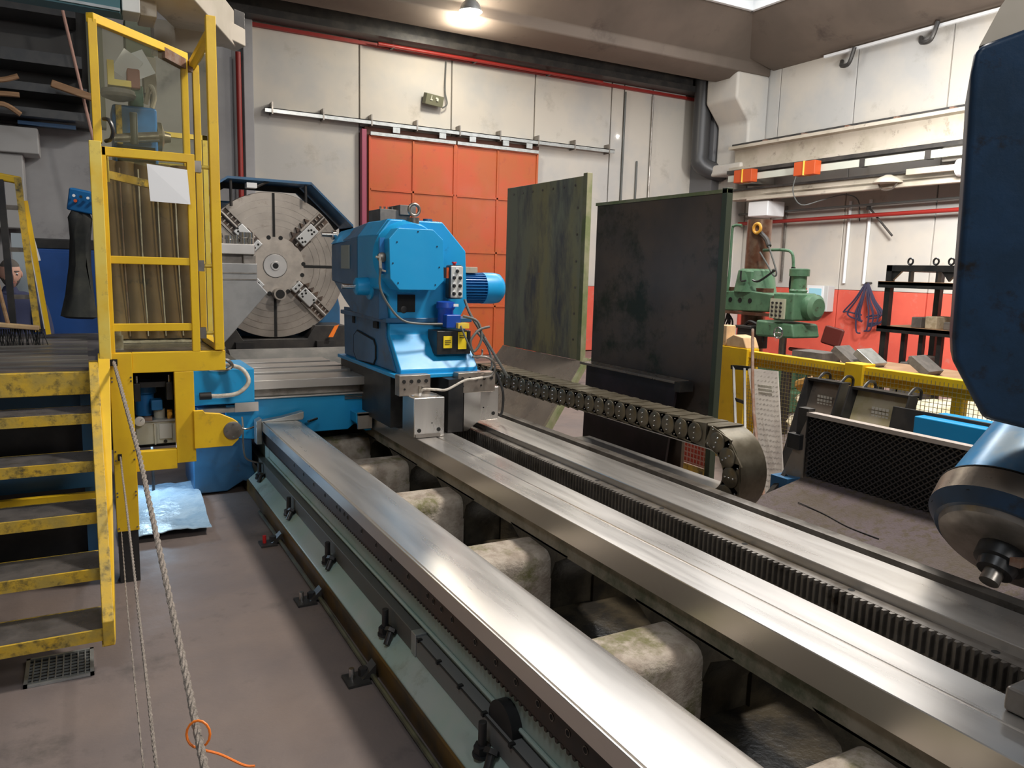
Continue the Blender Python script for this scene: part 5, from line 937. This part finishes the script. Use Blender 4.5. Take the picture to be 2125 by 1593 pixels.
# overhead service boom
ob = thing('overhead_boom', 'beige and teal overhead service boom above the yellow stand', 'boom', (.5, 5.6, 3.2))
bx1 = MB().hexa([(.44, 5.40, 3.18), (.66, 5.30, 3.20), (.66, 5.30, 3.48), (.44, 5.40, 3.48)], [(.88, 6.0, 3.30), (.98, 5.9, 3.30), (.98, 5.9, 3.50), (.88, 6.0, 3.50)])
build('main_box', MB().prism([(.36, 5.2), (.62, 5.05), (1.02, 6.0), (.76, 6.15)], 'z', 3.28, 3.52), beige, ob, bev=.01); build('end_box', MB().prism([(.93, 5.85), (1.09, 6.02), (1.05, 6.2), (.90, 6.1)], 'z', 3.30, 3.42), beige, ob, bev=.008); build('lamp', MB().obox((1.04, 6.0, 3.47), (.10, .03, .12), (0, 0, .6)), darksteel, ob, bev=.01)
build('drop_box', B(.47, .78, 5.75, 6.0, 3.14, 3.32), beige, ob, bev=.008); build('grey_box', B(.26, .355, 5.15, 5.35, 3.17, 3.42), panelg, ob, bev=.006); build('pale_box', B(.36, .45, 5.25, 5.5, 3.19, 3.42), beige, ob, bev=.006); build('tube_beam', MB().bar((-.35, 5.3, 3.24), (.26, 5.2, 3.21), .14, .12), mat('teal_steel', (.04, .12, .14), .45), ob)
build('tube_edge', MB().bar((-.3, 5.23, 3.20), (.25, 5.13, 3.165), .02, .015), galv, ob)

# ================================================================ LEFT BACKGROUND
lr = thing('long_goods_rack', 'tall dark rack of long sheet stock on the far left', 'rack', (-.6, 14.2, 0))
for i, z in enumerate((3.80, 4.15, 4.55, 5.25, 5.9)):
    build('beam', B(-2.6, .22 - .05 * i, 13.6, 14.3, z, z + (.17 if i > 1 else .12)), blackp, lr)
build('backing', B(-2.6, .25, 14.4, 14.5, 3.78, 6.4), mat('backing_grey', (.10, .10, .10), .8), lr); build('upright', B(.20, .42, 14.0, 14.3, 3.8, 6.4), mat('olive_up', (.11, .115, .08), .7), lr); build('blue_edge', B(-.75, .0, 13.9, 14.0, 3.72, 3.77), motorb, lr)  # plain dark grey sheet behind the rack beams
build('upright', B(-2.6, -2.5, 14.0, 14.3, 0, 6.4), blackp, lr)
solo('leaning_pole', MB().cyl((-.09, 13.4, 5.28), (.832, 13.4, .0), .022, n=8), pinkm, 'pinkish slanting pole before the dark rack', 'pole', (.832, 13.4, 0))
solo('timber_beam', MB().bar((-.28, 13.2, 4.22), (.25, 13.2, 4.08), .08, .10), wood, 'brown timber lying across the slanting pole', 'timber', (0, 13.2, 4.08), bev=.015)
for i, (z, r) in enumerate(((4.15, .3), (3.97, .02), (3.83, -.45))): solo('timber_offcut', MB().tube([(-1.1, 13.0, z - .03), (-.85, 13.0, z), (-.66, 13.0, z + r * .25)], .035, 6), wood, ['upper curved timber offcut at the left edge', 'straight timber offcut below the curved one', 'lowest timber offcut slanting down at the left edge'][i], 'timber', (-.8, 13.0, z - .1))
struct('trim_9', B(-1.2, -.50, 13.9, 14.5, 3.30, 3.68).box(-1.2, -.72, 14.0, 14.5, 2.2, 3.3), mat('corbel_grey', (.45, .45, .45), .8), bev=.02)
cb = thing('blue_cabinet', 'royal blue cabinet with dark top behind the stair platform', 'cabinet', (-.1, 9.3, 0)); build('body', B(-.48, .75, 9.0, 9.6, .02, 1.86), tarp, cb, bev=.01); build('top', B(-.42, .75, 9.0, 9.6, 1.86, 1.96), blackp, cb, bev=.01); build('side_panel', B(-.60, -.48, 9.0, 9.4, .02, 2.0), mat('pale_blue_grey', (.33, .38, .42), .6), cb)
for k in range(2): build('door', B(-.46 + k * .6, .12 + k * .6, 8.985, 9.0, .06, 1.83), tarp, cb, bev=.004)
ct = solo('work_coat', MB().lathe((.0, 8.25, 2.26), (-.045, 0, -1), [(0, .03), (.05, .06), (.12, .10), (.3, .075), (.55, .075), (.8, .11), (1.02, .15), (1.04, .1)], 14), cloth, 'dark work coat hanging from the blue control box', 'coat', (.0, 8.25, 1.2)); 
for v in ct.data.vertices: a = math.atan2(v.co.y, v.co.x); v.co.x += .018 * math.sin(a * 5 + v.co.z * 4); v.co.y += .018 * math.cos(a * 4)
cbx = thing('control_box', 'tilted blue control box with buttons above the hanging coat', 'control box', (.08, 8.2, 2.2))
Rb = Euler((.1, .18, -.2)).to_matrix(); build('case', MB().obox((.08, 8.2, 2.28), (.34, .12, .20), Rb), motorb, cbx, bev=.015); build('arm', MB().cyl((.15, 8.25, 2.2), (.3, 8.35, 1.3), .03), motorb, cbx)
for k in range(4): build('button', MB().cyl((-.045 + k * .055, 8.135 - .011 * k, 2.33 - k * .008), (-.045 + k * .055, 8.115 - .011 * k, 2.33 - k * .008), .013, n=10), white if k % 2 == 0 else blackp, cbx)
build('lamp_button', MB().cyl((-.035, 8.13, 2.285), (-.035, 8.11, 2.285), .015, n=10), orange, cbx)
# yellow ladder frame at far left
lf = thing('ladder_frame', 'yellow and white ladder frame on the platform at the left edge', 'ladder', (-.5, 6.2, 1.2))
yl = 6.3
def q(u, z): return (u, yl, z)
build('side_rail', MB().bar(q(-.36, 2.30), q(-.30, 1.26), .06, .04, (1, 0, 0)), yeld, lf); build('side_rail', MB().bar(q(-.46, 2.28), q(-.44, 1.26), .05, .04, (1, 0, 0)), blackp, lf); build('top_bar', MB().bar(q(-.48, 2.30), q(-.34, 2.28), .05, .05), yel, lf, bev=.01)
build('white_rail', MB().bar(q(-.345, 2.20), q(-.25, 1.28), .016, .02, (1, 0, 0)), white, lf); build('white_rail', MB().bar(q(-.335, 2.1), q(-.265, 1.75), .012, .02, (1, 0, 0)), white, lf); build('yellow_rail', MB().bar(q(-.325, 2.15), q(-.235, 1.24), .02, .03, (1, 0, 0)), yel, lf)
for z in (2.1, 1.82, 1.5): build('rung', MB().bar(q(-.45, z), q(-.33, z), .03, .03), steeld, lf)
bm_ = thing('broom', 'broom with dark bristles and pale wooden head on the platform', 'broom', (-.4, 5.9, 1.2)); build('head', MB().bar((-.50, 5.9, 1.34), (-.27, 5.9, 1.315), .06, .03), woodl, bm_, bev=.008)
br_ = MB()
for k in range(46): x = -.50 + k * .0055; br_.bar((x, 5.9 + random.uniform(-.02, .02), 1.31), (x + random.uniform(-.02, .04), 5.88, 1.205), .004, .004)
build('bristles', br_, black, bm_); LAST[0]['kind'] = 'stuff'
build('handle', MB().cyl((-.44, 5.9, 1.34), (-.62, 6.0, 2.4), .012, n=8), wood, bm_)

# person
pe = thing('person', 'man in a navy jacket looking down, half hidden behind the yellow ladder frame', 'person', (-.53, 7.5, 0))
def skinned(name, pts, edges, rad, m, parent, sub=2):
    me = bpy.data.meshes.new(name); off = base_of(parent); me.from_pydata([Vector(p) - off for p in pts], edges, []); o = bpy.data.objects.new(name, me); COL.objects.link(o); o.parent = parent
    md = o.modifiers.new('skin', 'SKIN'); 
    for v, r in zip(me.skin_vertices[0].data, rad): v.radius = (r, r) if not isinstance(r, tuple) else r
    me.skin_vertices[0].data[0].use_root = True; md.use_smooth_shade = True
    s = o.modifiers.new('sub', 'SUBSURF'); s.levels = sub; s.render_levels = sub; me.materials.append(m); return o
X_, Y_ = -.53, 7.5
pts = [(X_, Y_, .92), (X_, Y_, 1.10), (X_, Y_, 1.30), (X_, Y_, 1.42), (X_, Y_, 1.49), (X_, Y_ - .01, 1.55),
       (X_ + .19, Y_, 1.40), (X_ + .25, Y_ - .04, 1.14), (X_ + .20, Y_ - .22, .98), (X_ - .19, Y_, 1.40), (X_ - .25, Y_ - .04, 1.14), (X_ - .2, Y_ - .22, .98),
       (X_ + .10, Y_, .86), (X_ + .11, Y_ - .01, .48), (X_ + .11, Y_, .08), (X_ + .11, Y_ - .13, .05), (X_ - .10, Y_, .86), (X_ - .11, Y_ - .01, .48), (X_ - .11, Y_, .08), (X_ - .11, Y_ - .13, .05)]
ed = [(0, 1), (1, 2), (2, 3), (3, 4), (4, 5), (3, 6), (6, 7), (7, 8), (3, 9), (9, 10), (10, 11), (0, 12), (12, 13), (13, 14), (14, 15), (0, 16), (16, 17), (17, 18), (18, 19)]
rd = [(.17, .12), (.16, .11), (.18, .12), (.13, .10), .06, .055, .075, .055, .042, .075, .055, .042, .10, .065, .045, .04, .10, .065, .045, .04]
build_body = skinned('body', pts, ed, rd, navyc, pe)
hm = MB(); hm.ball((0, 0, 0), 1, (1, 1, 1), 28)
for v in hm.b.verts:
    x, y, z = v.co; sx, sy, sz = .076, .095, .118
    jaw_ = 1 - .30 * max(0, -z) ** 1.3; fx = x * sx * jaw_; fy = y * sy * (1 - .12 * max(0, -z)); fz = z * sz
    if y < -.3:
        nose = math.exp(-((x / .18) ** 2 + ((z + .12) / .22) ** 2)); fy -= .024 * nose
        for ex_ in (-.38, .38): fy += .012 * math.exp(-(((x - ex_) / .2) ** 2 + ((z - .08) / .12) ** 2))
        fy -= .007 * math.exp(-((x / .35) ** 2 + ((z + .52) / .07) ** 2)); fy -= .006 * math.exp(-((z - .28) / .10) ** 2) * math.exp(-(x / .6) ** 2); fy -= .008 * math.exp(-((x / .3) ** 2 + ((z + .85) / .14) ** 2))
    v.co = Vector((fx, fy, fz))
hm.xf(Matrix.Translation((X_ + .01, Y_ - .02, 1.635)) @ Matrix.Rotation(.12, 4, 'X') @ Matrix.Rotation(.25, 4, 'Z'))
hd_ = build('head', hm, skin, pe)
HMx = Matrix.Translation((X_ + .01, Y_ - .02, 1.635)) @ Matrix.Rotation(.12, 4, 'X') @ Matrix.Rotation(.25, 4, 'Z')
h2 = MB(); h2.ball((0, 0, 0), 1, (.081, .100, .124), 24)
for v in list(h2.b.verts):
    if v.co.z < .055 and v.co.y < .01 or v.co.z < -.03: v.co *= .90
h2.xf(HMx); build('hair', h2, hair, pe)
for s in (-1, 1):
    build('ear', MB().ball((s * .078, .005, -.005), .022, (.4, .8, 1.2), 10).xf(HMx), skin, pe); build('eye', MB().ball((s * .029, -.083, .010), .0095, n=10).xf(HMx), white, pe); build('pupil', MB().ball((s * .029, -.0905, .009), .005, n=8).xf(HMx), black, pe); build('eyebrow', MB().obox((s * .029, -.092, .032), (.034, .008, .007)).xf(HMx), hair, pe)
build('mouth', MB().obox((0, -.0925, -.060), (.045, .006, .006)).xf(HMx), mat('lip', (.35, .13, .11), .6), pe)
for s in (-1, 1):
    h = MB(); wx, wy, wz = X_ + s * .20, Y_ - .24, .97
    h.ball((wx, wy - .04, wz), 1, (.038, .05, .016), 12)
    for k, ln in enumerate((.062, .074, .078, .068)): fx = wx - .027 + k * .018; h.tube([(fx, wy - .07, wz), (fx, wy - .07 - ln * .55, wz - .008), (fx, wy - .07 - ln, wz - .026)], .0085, 7)
    h.tube([(wx - s * .030, wy - .02, wz), (wx - s * .055, wy - .045, wz - .008), (wx - s * .062, wy - .075, wz - .02)], .010, 7); build('hand', h, skin, pe)
build('collar', MB().tube([Vector((X_, Y_ - .0, 1.475)) + Vector((math.cos(t) * .075, math.sin(t) * .075, 0)) for t in [k * PI / 8 for k in range(16)]], .018, 8, sub=1, closed=True), navyc, pe)
